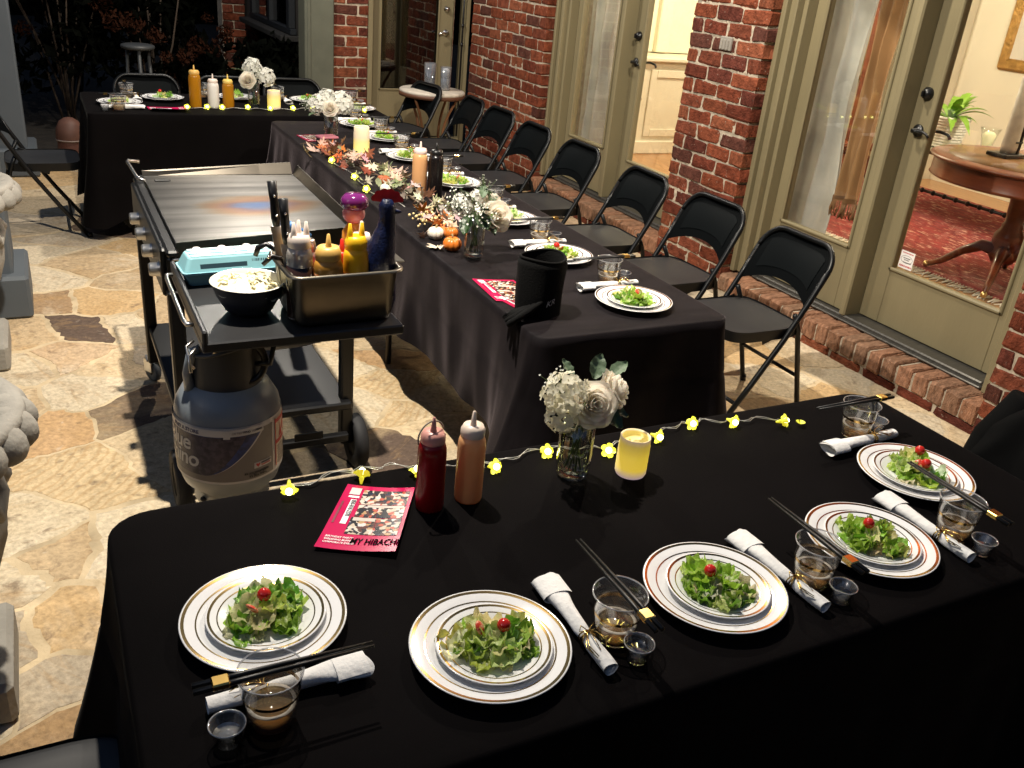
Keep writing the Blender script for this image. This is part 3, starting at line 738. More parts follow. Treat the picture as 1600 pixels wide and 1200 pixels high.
obj('pot', mb.lathe([(0, .01), (.11, .01), (.14, .23), (.13, .22), (0, .2)], 24), mat('white_weave', (.74, .72, .68), .6, var=.1), pt)
for k in range(26):
    a = rnd(0, 6.28); ln = rnd(.2, .42); up = rnd(.35, 1.1); mb = MB(); w0 = rnd(.022, .036)
    def ff(u, v, a=a, ln=ln, up=up, w0=w0):
        r = ln*u*math.cos(up*.8); z = .2+ln*(math.sin(up)*1.25*u-.75*u*u*(1.25-up*.6))
        q = w0*math.sin(PI*min(1, .12+u*.88))*(v-.5)*2*(1+.1*math.sin(u*40))
        return (r*math.cos(a)-q*math.sin(a), r*math.sin(a)+q*math.cos(a), z+.3*abs(q))
    obj('leaf', mb.grid(ff, 12, 2), mat('fern_leaf', (.19, .36, .04), .5, var=.3, vs=15), pt)
gl = thing('pedestal_candle', 'pale lit candle in a flared glass on the console', 'candle', (6.4, 4.58, .727))
obj('cup', MB().lathe([(0, .0), (.04, .0), (.035, .03), (.06, .16), (.075, .2), (.07, .2), (.055, .16), (.03, .05), (0, .05)], 20), glassy('clear_glass'), gl)
obj('wax', MB().lathe([(0, .052), (.03, .052), (.05, .15), (.03, .17), (0, .175)], 20), mat('glow_wax', (.75, .7, .5), .6, em=(1, .8, .4), ems=.5), gl)
pf = thing('picture_frame', 'gilt picture frame on the right room wall', 'picture frame', (7.6, 5.02, 1.73))
mb = MB()
for (c, d) in (((0, 0, -.42), (.05, 1.1, .1)), ((0, 0, .42), (.05, 1.1, .1)), ((0, .5, 0), (.049, .1, .9)), ((0, -.5, 0), (.049, .1, .9))): mb.box(c, d, .02)
obj('frame', mb, mat('gilt', (.35, .2, .06), .4, metal=.6, var=.3, vs=20, bump=.6, bs=50), pf)
obj('picture', MB().box((.005, 0, 0), (.02, .92, .76), 0), mat('pale_print', (.6, .57, .52), .6, var=.15, vs=3), pf)
p2_ = thing('picture_frame', 'small gilt framed picture seen between the drape and the door post', 'picture frame', (8.0, 7.54, 1.25))
obj('frame', MB().box((0, 0, 0), (.6, .04, .7), .01), mat('gilt'), p2_); obj('picture', MB().box((0, -.025, 0), (.5, .01, .6), 0), mat('sepia_print', (.62, .5, .3), .6, var=.4, vs=3, col2=(.3, .22, .12)), p2_)
tb = thing('tall_cabinet', 'dark wood tall cabinet on a stepped base between the curtains and the lit wall', 'cabinet', (6.75, 6.15, .2))
obj('body', MB().box((0, 0, 1.3), (.16, .14, 2.3), .01), M_DARKWOOD, tb)
obj('base', MB().box((0, 0, .1), (.26, .24, .2), .012).box((0, 0, .28), (.3, .28, .06), .015), M_DARKWOOD, tb)
bk = thing('wicker_chest', 'tan woven chest on the rug under the round table', 'chest', (5.7, 3.05, .214))
obj('body', MB().box((0, 0, .2), (.5, .5, .4), .03), mat('wicker', (.20, .12, .045), .8, var=.4, vs=30, bump=.8, bs=90), bk)
# ================================================================ TABLES, CLOTHS, CHAIRS
ZT_ = .745
def cloth(label, x0, x1, y0, y1, drop, m, seed, flare=.045, fold=.02, corner=.06, r=.035, near=1.):
    """table cloth: concentric rings on top, rounded edge, hanging folds"""
    W, D = x1-x0, y1-y0
    per = []  # (x, y, nx, ny, cornerness, s)
    s = 0
    def seg(ax, ay, bx, by, nx, ny, n):
        nonlocal s
        L_ = math.hypot(bx-ax, by-ay)
        for i in range(n):
            t = i/n; cn = max(0, 1-min(t, 1-t)*L_/.16)
            per.append((ax+(bx-ax)*t, ay+(by-ay)*t, nx, ny, cn, s+L_*t))
        s += L_
    def crn(cx, cy, a0):
        nonlocal s
        for i in range(6):
            a = a0+PI/2*i/6
            per.append((cx+r*math.cos(a), cy+r*math.sin(a), math.cos(a), math.sin(a), 1, s+r*(a-a0)))
        s += r*PI/2
    nx_, ny_ = int(W/.014), int(D/.014)
    seg(x1, y0+r, x1, y1-r, 1, 0, ny_); crn(x1-r, y1-r, 0)
    seg(x1-r, y1, x0+r, y1, 0, 1, nx_); crn(x0+r, y1-r, PI/2)
    seg(x0, y1-r, x0, y0+r, -1, 0, ny_); crn(x0+r, y0+r, PI)
    seg(x0+r, y0, x1-r, y0, 0, -1, nx_); crn(x1-r, y0+r, 1.5*PI)
    cx, cy = (x0+x1)/2, (y0+y1)/2; n = len(per)
    vs = []; rings = 0
    def wr(x, y, a): return a*noise.noise(Vector((x*5.1+seed, y*5.1, 2)))+a*.6*noise.noise(Vector((x*14+seed, y*4, 7)))
    K = 14
    for k in range(1, K+1):
        f = k/K if k < K else 1
        for (x, y, nx, ny, cn, q) in per:
            px = cx+(x-cx)*f-nx*(.010 if k == K else 0); py = cy+(y-cy)*f-ny*(.010 if k == K else 0)
            fade = min(1, (1-f)*8)
            vs.append((px, py, ZT_+wr(px, py, .0016)*fade))
        rings += 1
    rows = 22
    for j in range(rows+1):
        t = j/rows
        for (x, y, nx, ny, cn, q) in per:
            dd = drop*(1+(near-1)*max(0, -ny))*(1+.10*cn+.03*noise.noise(Vector((q*2.2, seed, 1))))
            f1 = noise.noise(Vector((q*3.4+seed, t*.5, 0)))*1.1+.6*noise.noise(Vector((q*8+seed, t*1.2, 4)))
            f1 += .5*math.sin(q*13+seed+1.5*t)*noise.noise(Vector((q*1.3, seed, 9)))
            crease = .004*max(0, 1-abs(t-.42-.02*math.sin(q*2))/.03)
            out = flare*t**1.2*(.5+.8*cn)+fold*f1*t**.8+corner*cn*t**1.3-crease
            if j == 0: out = -.002; z = ZT_-.003
            else: z = ZT_-.012-(dd-.012)*t
            vs.append((x+nx*out, y+ny*out, z))
        rings += 1
    fs = []
    for a in range(rings-1):
        for i in range(n):
            i2 = (i+1) % n
            fs.append((a*n+i, (a+1)*n+i, (a+1)*n+i2, a*n+i2))
    c = len(vs); vs.append((cx, cy, ZT_))
    for i in range(n): fs.append((c, i, (i+1) % n))
    mb = MB().add(vs, fs, True)
    o = obj('tablecloth', mb, m); tag(o, label, 'tablecloth'); return o
M_CLOTH = mat('black_cloth', (.004, .0034, .0036), .8, var=.3, vs=3, bump=.12, bs=420, spec=.02, sheen=.02)
M_CLOTH_LIT = mat('lit_black_cloth', (.009, .0075, .0085), .6, var=.45, vs=5, bump=.15, bs=260, spec=.05, stretch=(1, 5, 1), sheen=.10, shtint=(1, .84, .92))  # lighter copy of the black cloth, stronger light painted into its colour
cloth('black tablecloth over the nearest table with the pink flyer and five plates', .015, 1.985, .79, 1.565, .42, M_CLOTH, 1.3, corner=.05, r=.085, near=1.4)
cloth('creased black tablecloth over the long middle table with the autumn garland', 1.235, 1.965, 2.12, 5.62, .43, M_CLOTH_LIT, 4.1, flare=.035, fold=.036, r=.05)
cloth('black tablecloth over the far table across the back', .24, 2.06, 5.775, 6.58, .60, M_CLOTH, 8.7, corner=.03)
def folding_table(label, x0, x1, y0, y1):
    t = thing('folding_table', label, 'table', ((x0+x1)/2, (y0+y1)/2, 0), group='folding tables under black cloths')
    W, D = x1-x0-.04, y1-y0-.04
    obj('tabletop', MB().box((0, 0, .72), (W, D, .03), .008), mat('table_grey', (.3, .3, .3), .6), t)
    for sx in (-1, 1):
        for sy in (-1, 1):
            a = .8*(W/2 if W > D else W/2-.06)/(1 if W > D else .8); b = (D/2-.06)*(.8 if D > W else 1)
            obj('leg', MB().tube([(sx*min(a, W/2-.06), sy*b, 0), (sx*min(a, W/2-.06), sy*b, .706)], .014, 8), M_BLACKMETAL, t)
folding_table('folding table hidden under the nearest black cloth', .015, 1.985, .79, 1.565)
folding_table('folding table under the near half of the creased cloth', 1.235, 1.965, 2.12, 3.86)
folding_table('folding table under the far half of the creased cloth', 1.235, 1.965, 3.88, 5.62)
folding_table('folding table under the far black cloth', .24, 2.06, 5.775, 6.58)

# ---- folding chair (faces +y; origin on the floor)
def make_chair(label):
    t = thing('folding_chair', label, 'chair', group='black folding chairs round the tables')
    hw = .215
    def side(z): return .235-.49*(z/.79)-(.03*math.sin(PI*z/.79))   # y of the long tube at height z
    pts = []
    for z in (0, .2, .4, .55, .68): pts.append((-hw, side(z), z))
    R = .10; yt = lambda z: side(z)
    for a in arc(8, PI, PI/2): pts.append((-hw+R+R*math.cos(a), yt(.68+R*math.sin(a)), .68+R*math.sin(a)))
    pts += [(-x, y, z) for x, y, z in pts[::-1]]
    obj('back_frame', MB().tube(pts, .0125, 8, up=(1, 0, 0)), M_CHAIR, t)
    def bp(u, v):
        x = (u-.5)*2*(hw-.004); q = abs(u-.5)*2
        zb = .53+.055*(1-q**2.2); ztp = .772 if q < .5 else .772-.1*(1-math.sqrt(max(0, 1-((q-.535)/.465)**2))) if q > .535 else .772
        z = zb+(ztp-zb)*v
        return (x, side(z)-.03*(1-q*q)*.8+.008*math.sin(PI*v), z)
    mb = MB().grid(bp, 22, 8)
    mb.grid(lambda u, v: (lambda p: (p[0], p[1]-.006, p[2]))(bp(u, v)), 22, 8)
    obj('backrest', mb, mat('chair_back', (.003, .0036, .004), .5, var=.1, spec=.02), t)
    ins = MB().grid(lambda u, v: (lambda p: (p[0], p[1]+.0035, p[2]))(bp(.11+.78*u, .22+.62*v)), 16, 6)
    obj('back_panel', ins, mat('chair_panel', (.0035, .0045, .005), .45, var=.1, spec=.05), t)
    # seat
    def sp(u, v):
        x = (u-.5)*2; y = (v-.5)*2
        k = (abs(x)**5+abs(y)**5)**.2; m_ = max(abs(x), abs(y)); f = m_/k if k > 1e-6 else 1
        return (x*f*.205, .03+y*f*.20, .445+.006*(m_ > .97)-.012*(1-m_**3)-.012*max(0, m_-.97)*30)
    obj('seat', MB().grid(sp, 24, 24), mat('chair_seat', (.020, .0205, .022), .45, var=.12, spec=.5), t)
    pr = [(.205*math.copysign(abs(math.cos(a))**.4, math.cos(a)), .03+.2*math.copysign(abs(math.sin(a))**.4, math.sin(a))) for a in arc(40, 0, 2*PI)[:-1]]
    vs = [(x, y, .447) for x, y in pr]+[(x*.985, .03+(y-.03)*.985, .40) for x, y in pr]; n = len(pr)
    obj('seat_rim', MB().add(vs, [(i, (i+1) % n, n+(i+1) % n, n+i) for i in range(n)]), M_CHAIR, t)
    for s in (-1, 1):
        obj('leg', MB().tube([(s*.19, -.10, .50), (s*.19, -.135, .43), (s*.19, -.255, 0)], .0115, 8), M_CHAIR, t)
        obj('foot_cap', MB().tube([(s*.19, -.255, 0), (s*.19, -.251, .03)], .015, 8), M_BLACKMETAL, t)
        obj('foot_cap', MB().tube([(s*.215, .235, 0), (s*.215, .232, .03)], .016, 8), M_BLACKMETAL, t)
        obj('hinge_strut', MB().box((s*.198, -.02, .42), (.006, .17, .02), .002, rot=RX(-.35)), M_CHAIR, t)
    obj('stretcher', MB().tube([(-.19, -.2, .2), (.19, -.2, .2)], .009, 8), M_CHAIR, t)
    obj('stretcher', MB().tube([(-hw, side(.12), .12), (hw, side(.12), .12)], .009, 8), M_CHAIR, t)
    return t
chair0 = make_chair('black folding chair nearest the camera in the row beside the middle table')
first = True
def place_chair(x, y, rz, label):
    global first
    if first:
        first = False; chair0.location = (x, y, 0); chair0.rotation_euler = (0, 0, rz); chair0['label'] = label; return chair0
    return copy_tree(chair0, (x, y, 0), rz, label)
RIGHT = ['black folding chair nearest the camera in the row beside the middle table', 'second black folding chair from the near end of the wall-side row', 'third black folding chair from the near end, before the broad pier', 'fourth black folding chair from the near end of the wall-side row', 'fifth black folding chair from the near end, before the farther double door', 'sixth black folding chair from the near end, against the lit brick pier', 'seventh black folding chair from the near end, by the bright brick pier', 'farthest black folding chair of the row, in front of the bistro table']
for (y, l, dx, a) in zip((2.80, 3.40, 4.0, 4.72, 5.33, 5.92, 6.42, 7.05), RIGHT, (0, .02, 0, .02, .02, .05, .05, -.05), (0, .03, -.02, .02, 0, .04, -.05, .22)):
    place_chair(2.66+dx, y, PI/2+a, l)
for x, l in ((.70, 'black folding chair behind the far table in front of the grey stool'), (1.25, 'black folding chair behind the far table, hidden by the sauce bottles'), (1.74, 'black folding chair behind the far table at the right, beside the grey post')):
    place_chair(x, 6.90, PI, l)
place_chair(-.05, 6.06, -PI/2, 'black folding chair alone at the left end of the far table')
place_chair(-.21, 1.13, -PI/2, 'black folding chair whose seat corner shows at the bottom left')
place_chair(2.17, 1.10, PI/2, 'black folding chair under the jacket at the right end of the nearest table')
# jacket over the right chair
def jside(z): return .235-.49*(z/.79)-(.03*math.sin(PI*min(1, z/.79)))
def jk(u, v):
    a = (u-.5)*2; q = abs(a); z = .84-.12*q**3-.72*v
    return (a*(.27+.05*math.sin(PI*v)), jside(z)-.03-.05*sstep(0, .1, v)-.08*v+.022*math.sin(a*8+v*3)*v+.02*noise.noise(Vector((a*3, v*4, 5))), z)
def jf(u, v):
    a = (u-.5)*2; q = abs(a); z = .84-.12*q**3-.40*v
    return (a*(.27+.04*v), jside(z)-.03+.075*sstep(0, .12, v)+.02*noise.noise(Vector((a*3, v*4, 8)))+.012*math.sin(a*8)*v, z)
MJ = TR(2.17, 1.10, 0) @ RZ(PI/2)
jm = MB().grid(jk, 40, 30, MJ).grid(jf, 40, 20, MJ)
for sx in (-1, 1): jm.tube([(sx*.27, -.27, .74), (sx*.31, -.24, .60), (sx*.32, -.20, .45), (sx*.30, -.18, .30)], [.05, .06, .055, .045], 12, M=MJ)
tag(obj('jacket', jm, mat('black_jacket', (.004, .004, .004), .95, var=.2, spec=.05)), 'black jacket hung over the chair at the right edge', 'jacket')

# ================================================================ PLACE SETTINGS
PL = [(0, .004), (.08, .004), (.088, .006), (.095, .011), (.125, .0185), (.13, .0195), (.1305, .0205), (.129, .0212), (.125, .0205), (.094, .0135), (.086, .0085), (.078, .0065), (0, .0065)]
ME_PLATE = MB().lathe([(0, 0), (.075, 0), (.08, .004)]+PL[2:], 72).mesh('plate'); ME_PLATE.materials.append(M_WHITE)
def band(r0, r1, prof):
    def z(r):
        for (a, b) in zip(prof, prof[1:]):
            lo, hi = sorted((a[0], b[0]))
            if lo <= r <= hi and hi > lo: return a[1]+(b[1]-a[1])*(r-a[0])/(b[0]-a[0])
        return prof[-1][1]
    rr = [r1+(r0-r1)*i/3 for i in range(4)]
    return MB().lathe([(r, z(r)+.0003) for r in rr], 72)
TOPP = PL[7:]
ME_RING = band(.1225, .1275, TOPP).mesh('gold_ring'); ME_RING.materials.append(M_GOLDRING)
ME_RING2 = band(.1040, .1064, TOPP).mesh('gold_ring'); ME_RING2.materials.append(M_GOLDRING)
k_ = .094/.13
SP = [(r*k_, z*.8) for r, z in PL]; STOP = SP[7:]
ME_SPLATE = MB().lathe([(0, 0), (.054, 0)]+SP[1:], 64).mesh('salad_plate'); ME_SPLATE.materials.append(M_WHITE)
ME_SR1 = band(.0872, .0912, STOP).mesh('gold_ring'); ME_SR1.materials.append(M_GOLDRING)
ME_SR2 = band(.0750, .0770, STOP).mesh('gold_ring'); ME_SR2.materials.append(M_GOLDRING)
# lettuce leaves
LCOL = [(.34, .52, .06), (.50, .62, .14), (.66, .70, .30), (.16, .32, .03), (.74, .75, .48), (.28, .46, .045)]
def lettuce(seed):
    r = random.Random(seed); w, l = r.uniform(.030, .044), r.uniform(.038, .056); cu = r.uniform(-5, 8)
    def f(u, v):
        a = (u-.5)*2; b = v*2-1
        wd = w*(max(.02, 1-abs(b*.97)**(3 if b > 0 else 2)))**.5*(.75+.3*v)*(1+.10*math.sin(v*15+seed*2))
        e = abs(a)**2
        z = cu*.03*(a*a*w*1.2+b*b*l*.8)*1.4+.007*math.sin(v*17+seed+a*3)*e+.004*noise.noise(Vector((a*2.5, b*2.5, seed)))*2-.004*max(0, 1-abs(a)*5)
        return (a*wd*.5*(1+.12*math.sin(v*23+seed)), b*l*.5, z)
    me = MB().grid(f, 9, 10).mesh('lettuce_leaf'); return me
M_LET = mat('lettuce', objcol=True, rough=.35, var=.35, vs=45, bump=.35, bs=110, spec=.5, col2=(.62, .70, .34), c2lo=.58, c2hi=.74)
translucent(M_LET, .4)
LETS = [lettuce(k) for k in range(9)]
for m_ in LETS: m_.materials.append(M_LET)
ME_TOM = MB().ball((0, 0, 0), .0115, 14, 10).mesh('cherry_tomato'); ME_TOM.materials.append(mat('tomato_red', (.55, .02, .012), .12, var=.08, spec=.6, coat=.5))
ME_TOMC = MB().ball((0, 0, 0), .012, 14, 10, sq=(1, 1, .35)).mesh('tomato_slice'); ME_TOMC.materials.append(mat('tomato_cut', (.6, .06, .03), .2, var=.4, vs=90, col2=(.75, .35, .2)))
def salad(label, loc, n, seed, toms, rx=.07):
    t = thing('green_salad', label, 'salad', loc, random.Random(seed).uniform(0, 6.2), 'green salads on the plates')
    r = random.Random(seed)
    for i in range(int(n*1.35)):
        a = r.uniform(0, 6.283); q = rx*math.sqrt(r.random())*.86; h = .008+.022*(1-(q/rx)**2)*r.random()
        s = r.uniform(.75, 1.2)
        c = r.choice(LCOL); c = tuple(v*r.uniform(.85, 1.2) for v in c)
        obj('lettuce_leaf', r.choice(LETS), None, t, (q*math.cos(a)*1.0, q*math.sin(a)*.86, h), (r.uniform(-.32, .32), r.uniform(-.32, .32), r.uniform(0, 6.28)), (s, s, s), c)
    for (a, q, kind) in toms:
        if kind: obj('cherry_tomato', ME_TOM, None, t, (q*math.cos(a), q*math.sin(a), .042))
        else: obj('tomato_slice', ME_TOMC, None, t, (q*math.cos(a), q*math.sin(a), .036), (.9, .4, 1.))
    return t
# napkin roll
def nap():
    def f(u, v):
        a = u*2*PI; r = .0128+.0085*sstep(.5, 1, v)-.003*math.exp(-((v-.33)/.05)**2)
        fl = 1-.42*sstep(.55, 1, v)
        w_ = 1+.08*math.sin(3*a+v*9)+.05*noise.noise(Vector((math.cos(a)*2, math.sin(a)*2, v*7)))
        return (r*w_*math.cos(a)*(1+.25*sstep(.6, 1, v)), -.118+.236*v+.006*math.sin(a*2)*(v > .98), .014+r*fl*w_*math.sin(a)*.9)
    mb = MB().grid(f, 28, 40)
    def fin(u, v):  # inner spiral visible in the open ends
        a = u*3.5*PI; r = (.012-.0075*u)
        return (r*math.cos(a), -.116+.03*v, .014+r*math.sin(a)*.9)
    mb.grid(fin, 30, 1)
    def fin2(u, v):
        a = .4+u*2.6*PI; r = (.0245-.006*u)
        return (r*1.2*math.cos(a), .116-.05*v, .014+r*.56*math.sin(a))
    mb.grid(fin2, 30, 1)
    mb.v = [(x, y, max(z, .0006)) for x, y, z in mb.v]
    return mb
ME_NAP = nap().mesh('napkin_roll'); ME_NAP.materials.append(M_NAP)
def tie():
    mb = MB()
    for dy in (-.004, .0, .004): mb.tube([(.0128*math.cos(a), -.04+dy+.002*math.sin(a*2+dy*400), .0135+.0128*math.sin(a)) for a in arc(18, 0, 2*PI)[:-1]], .0014, 5, closed=True)
    for k in range(6):
        a = rnd(-.7, .7)
        mb.tube([(0, -.04, .0285), (.01*math.sin(a*3), -.052, .033), (.022*math.sin(a*2.2), -.072, .03+.004*math.cos(k)), (.018*math.sin(a*2), -.092+.01*math.cos(k), .0275)], .0009, 4)
    for s in (-1, 1): mb.tube([(0, -.04, .027), (s*.012, -.034, .036), (s*.018, -.042, .032), (0, -.041, .027)], .0011, 4)
    return mb
ME_TIE = tie().mesh('gold_tie'); ME_TIE.materials.append(M_GOLD)
# cup
ME_CUP = MB().lathe([(0, .002), (.031, .002), (.033, .004), (.037, .032), (.0415, .062), (.0448, .088), (.0456, .089), (.0448, .0905), (.0438, .089), (.0405, .062), (.036, .032), (.032, .006), (0, .0045)], 40).mesh('cup'); ME_CUP.materials.append(M_CUP)
ME_CBAND = MB().lathe([(.0402, .0525), (.0412, .0585)], 40).mesh('gold_band'); ME_CBAND.materials.append(M_GOLDRING)
ME_DRINK = MB().lathe([(0, .012), (.0322, .012), (.0352, .0325), (.034, .0335), (0, .0335)], 36).mesh('drink'); ME_DRINK.materials.append(glassy('pale_drink', (.96, .86, .66), .03, 1.34, 1.0, .02, .2, (.70, .52, .28)))
ME_REFRACT = MB().lathe([(0, .006), (.0312, .006), (.0322, .0115), (0, .0115)], 36).mesh('refraction_disc'); ME_REFRACT.materials.append(glassy('refracted_amber', (.9, .55, .14), .03, 1.34, 1.0, .03, .5, (.8, .46, .10)))  # amber disc imitates the colour refracted at the cup bottom
ME_FOAM = MB().lathe([(.0295, .0342), (.0348, .0345), (.0351, .0335)], 36).mesh('foam'); ME_FOAM.materials.append(mat('beer_foam', (.62, .56, .46), .7, var=.2, vs=200))
ME_SC = MB().lathe([(0, .001), (.0165, .001), (.018, .003), (.0225, .031), (.0245, .0325), (.0252, .0335), (.0242, .0345), (.0218, .032), (.0172, .005), (0, .003)], 32).mesh('cup'); ME_SC.materials.append(M_CUP)
ME_SL = MB().lathe([(0, .004), (.0168, .004), (.0192, .0175), (0, .0178)], 28).mesh('sake'); ME_SL.materials.append(glassy('clear_sake', (.9, .91, .9), .02, 1.36, 2.0, .05, .25, (.7, .7, .7)))
ME_CRIM = MB().lathe([(.0451, .0885), (.0466, .0892), (.0462, .0912), (.0446, .0911), (.0441, .0895)], 40).mesh('rim'); ME_CRIM.materials.append(M_RIM_GLINT)
ME_SRIM = MB().lathe([(.0246, .0325), (.0258, .0333), (.0254, .0352), (.0238, .0350), (.0236, .0335)], 32).mesh('rim'); ME_SRIM.materials.append(M_RIM_GLINT)
# chopsticks
ME_STICK = MB().tube([(0, -.125, 0), (0, -.06, 0), (0, .125, 0)], [.0046, .0044, .0022], 6).mesh('chopstick'); ME_STICK.materials.append(mat('black_lacquer', (.008, .008, .008), .35, var=.05, spec=.4))
ME_SLEEVE = MB().box((0, -.089, 0), (.0205, .024, .0115), .002).mesh('gold_sleeve'); ME_SLEEVE.materials.append(M_GOLD)
def setting(x, y, rz, where, seed, n, toms, salrot=0, sj=0.):
    R = RZ(rz)
    def P(a, b, z): v = R @ Vector((a, b, 0)); return (x+v.x, y+v.y, ZT_+z)
    rr = random.Random(seed*7+1)
    t = thing('dinner_plate', f'large gold-rimmed plate {where}', 'plate', P(0, 0, .002), rz, 'white dinner plates with gold rims')
    obj('plate_body', ME_PLATE, None, t); obj('gold_ring', ME_RING, None, t); obj('gold_ring', ME_RING2, None, t)
    t = thing('salad_plate', f'small gold-ringed plate, stacked, {where}', 'salad plate', P(.004*rr.uniform(-1, 1), .004*rr.uniform(-1, 1), .0092), rz, 'small salad plates')
    obj('plate_body', ME_SPLATE, None, t); obj('gold_ring', ME_SR1, None, t); obj('gold_ring', ME_SR2, None, t)
    salad(f'green salad {where}', P(0, 0, .0105), n, seed, toms)
    t = thing('napkin_roll', f'white napkin roll {where}', 'napkin', P(.158+rr.uniform(-.004, .004), .003, 0.001), rz+rr.uniform(-.05, .05), 'rolled napkins')
    obj('napkin', ME_NAP, None, t); obj('gold_tie', ME_TIE, None, t)
    cx, cy = .205+rr.uniform(-.006, .006), -.03+rr.uniform(-.008, .008)
    t = thing('tumbler', f'clear cup of amber drink {where}', 'cup', P(cx, cy, .001), rz, 'plastic cups of amber drink')
    obj('cup_wall', ME_CUP, None, t); obj('gold_band', ME_CBAND, None, t); d = obj('drink', ME_DRINK, None, t); obj('foam', ME_FOAM, None, d); obj('refraction_disc', ME_REFRACT, None, d); obj('rim', ME_CRIM, None, t)
    t = thing('sake_cup', f'tiny clear sake cup {where}', 'small cup', P(.213+rr.uniform(-.006, .006), -.098, .001), rz, 'tiny clear cups')
    obj('cup_wall', ME_SC, None, t); obj('sake', ME_SL, None, t); obj('rim', ME_SRIM, None, t)
    t = thing('chopsticks', f'black chopsticks {where}', 'chopsticks', P(cx+.004, cy+.022, .0965), rz+sj, 'pairs of black chopsticks')
    for s in (-1, 1): obj('chopstick', ME_STICK, None, t, (s*.0052, 0, 0), (0, 0, s*.008))
    obj('gold_sleeve', ME_SLEEVE, None, t)
SET = [
 (.227, 1.164, -PI/2, 'at the left end of the nearest table', 1, 30, [(.5, .012, 1), (2.7, .022, 0)]),
 (.542, .976, 0, 'left of centre along the front of the nearest table', 2, 30, [(.3, .02, 1), (2.8, .02, 0)]),
 (.987, .970, 0, 'third from left on the nearest table', 3, 28, [(1.2, .014, 1)]),
 (1.392, .982, 0, 'fourth from left on the nearest table', 4, 30, [(.7, .012, 1)]),
 (1.713, 1.151, PI/2, 'at the right end of the nearest table', 5, 28, [(.2, .012, 0), (3.1, .05, 1), (.9, .02, 1)]),
 (1.70, 2.32, PI/2, 'right of the black bag on the middle table', 6, 24, [(.9, .012, 0)]),
 (1.69, 2.82, PI/2, 'right behind the black bag on the middle table', 7, 22, [(.9, .012, 1), (2.5, .02, 0)]),
 (1.72, 3.33, PI/2, 'right of the rose vase on the middle table', 8, 20, []),
 (1.745, 3.96, PI/2, 'right of the dark soy bottle, middle table', 9, 20, [(2.2, .02, 0)]),
 (1.73, 4.52, PI/2, 'behind the peach sauce bottle on the middle table', 10, 18, [(2.8, .02, 0)]),
 (1.77, 5.02, PI/2, 'right of the candle, middle table', 11, 16, [(1.8, .02, 0)]),
 (1.745, 5.44, PI/2, 'behind the white hydrangeas on the middle table', 12, 16, [(2, .02, 0)]),
 (.44, 6.10, -PI/2, 'at the left end of the far table', 13, 14, []),
 (.71, 6.30, PI, 'second from left on the far table', 14, 14, [(1.5, .02, 1)]),
 (1.18, 6.38, PI, 'behind the sauce bottles on the far table', 15, 12, []),
 (1.66, 6.32, PI, 'fourth from left on the far table, right of the candle', 16, 14, [(1.2, .015, 0)]),
 (1.90, 6.02, PI/2, 'at the right end of the far table', 17, 14, []),
]
for s_ in SET: setting(*s_)
# ================================================================ GRIDDLE CART
gr = thing('griddle_cart', 'black flat-top griddle cart on wheels with side shelf and knobs', 'griddle')
GX0, GX1, GY0, GY1, GZ = .315, .875, 2.74, 3.60, .90
def steel_griddle():
    m = mat('griddle_steel', (.17, .162, .15), .30, metal=1, var=.6, vs=3.5, stretch=(.35, 7, 1), bump=.05, bs=30)
    N = m.node_tree.nodes; L = m.node_tree.links; b = N['Principled BSDF']
    old = b.inputs['Base Color'].links[0].from_socket
    tc = N.new('ShaderNodeTexCoord'); mp = N.new('ShaderNodeMapping')
    mp.inputs['Location'].default_value = (-.64, -3.14, 0)
    mp.vector_type = 'POINT'
    sub = N.new('ShaderNodeVectorMath'); sub.operation = 'SUBTRACT'; sub.inputs[1].default_value = (.64, 3.14, GZ)
    L.new(tc.outputs['Object'], sub.inputs[0])
    sc_ = N.new('ShaderNodeVectorMath'); sc_.operation = 'MULTIPLY'; sc_.inputs[1].default_value = (4.2, 7.0, 0)
    L.new(sub.outputs[0], sc_.inputs[0])
    nz = N.new('ShaderNodeTexNoise'); nz.inputs['Scale'].default_value = 2.2; nz.inputs['Detail'].default_value = 5
    mp2 = N.new('ShaderNodeMapping'); mp2.inputs['Scale'].default_value = (.6, 5, 1); L.new(tc.outputs['Object'], mp2.inputs[0]); L.new(mp2.outputs[0], nz.inputs['Vector'])
    ln = N.new('ShaderNodeVectorMath'); ln.operation = 'LENGTH'; L.new(sc_.outputs[0], ln.inputs[0])
    ad = N.new('ShaderNodeMath'); ad.operation = 'MULTIPLY_ADD'; ad.inputs[1].default_value = .9; L.new(nz.outputs[0], ad.inputs[0])
    ad2 = N.new('ShaderNodeMath'); ad2.operation = 'SUBTRACT'; ad2.inputs[1].default_value = .45
    L.new(ln.outputs['Value'], ad.inputs[2]); L.new(ad.outputs[0], ad2.inputs[0])
    cr = N.new('ShaderNodeValToRGB'); e = cr.color_ramp.elements
    e[0].position = 0; e[0].color = (.02, .07, .19, 1); e[1].position = 1; e[1].color = (.17, .162, .15, 1)
    for p, c in ((.28, (.045, .065, .13, 1)), (.42, (.10, .042, .045, 1)), (.62, (.17, .075, .026, 1)), (.85, (.17, .12, .07, 1))):
        q = e.new(p); q.color = c
    L.new(ad2.outputs[0], cr.inputs[0])
    fac = N.new('ShaderNodeMapRange'); fac.inputs[1].default_value = .75; fac.inputs[2].default_value = 1.25; fac.inputs[3].default_value = .9; fac.inputs[4].default_value = 0
    L.new(ad2.outputs[0], fac.inputs[0])
    mx = N.new('ShaderNodeMix'); mx.data_type = 'RGBA'; L.new(fac.outputs[0], mx.inputs[0]); L.new(old, mx.inputs[6]); L.new(cr.outputs[0], mx.inputs[7])
    L.new(mx.outputs[2], b.inputs['Base Color'])
    return m
M_GRID = steel_griddle()
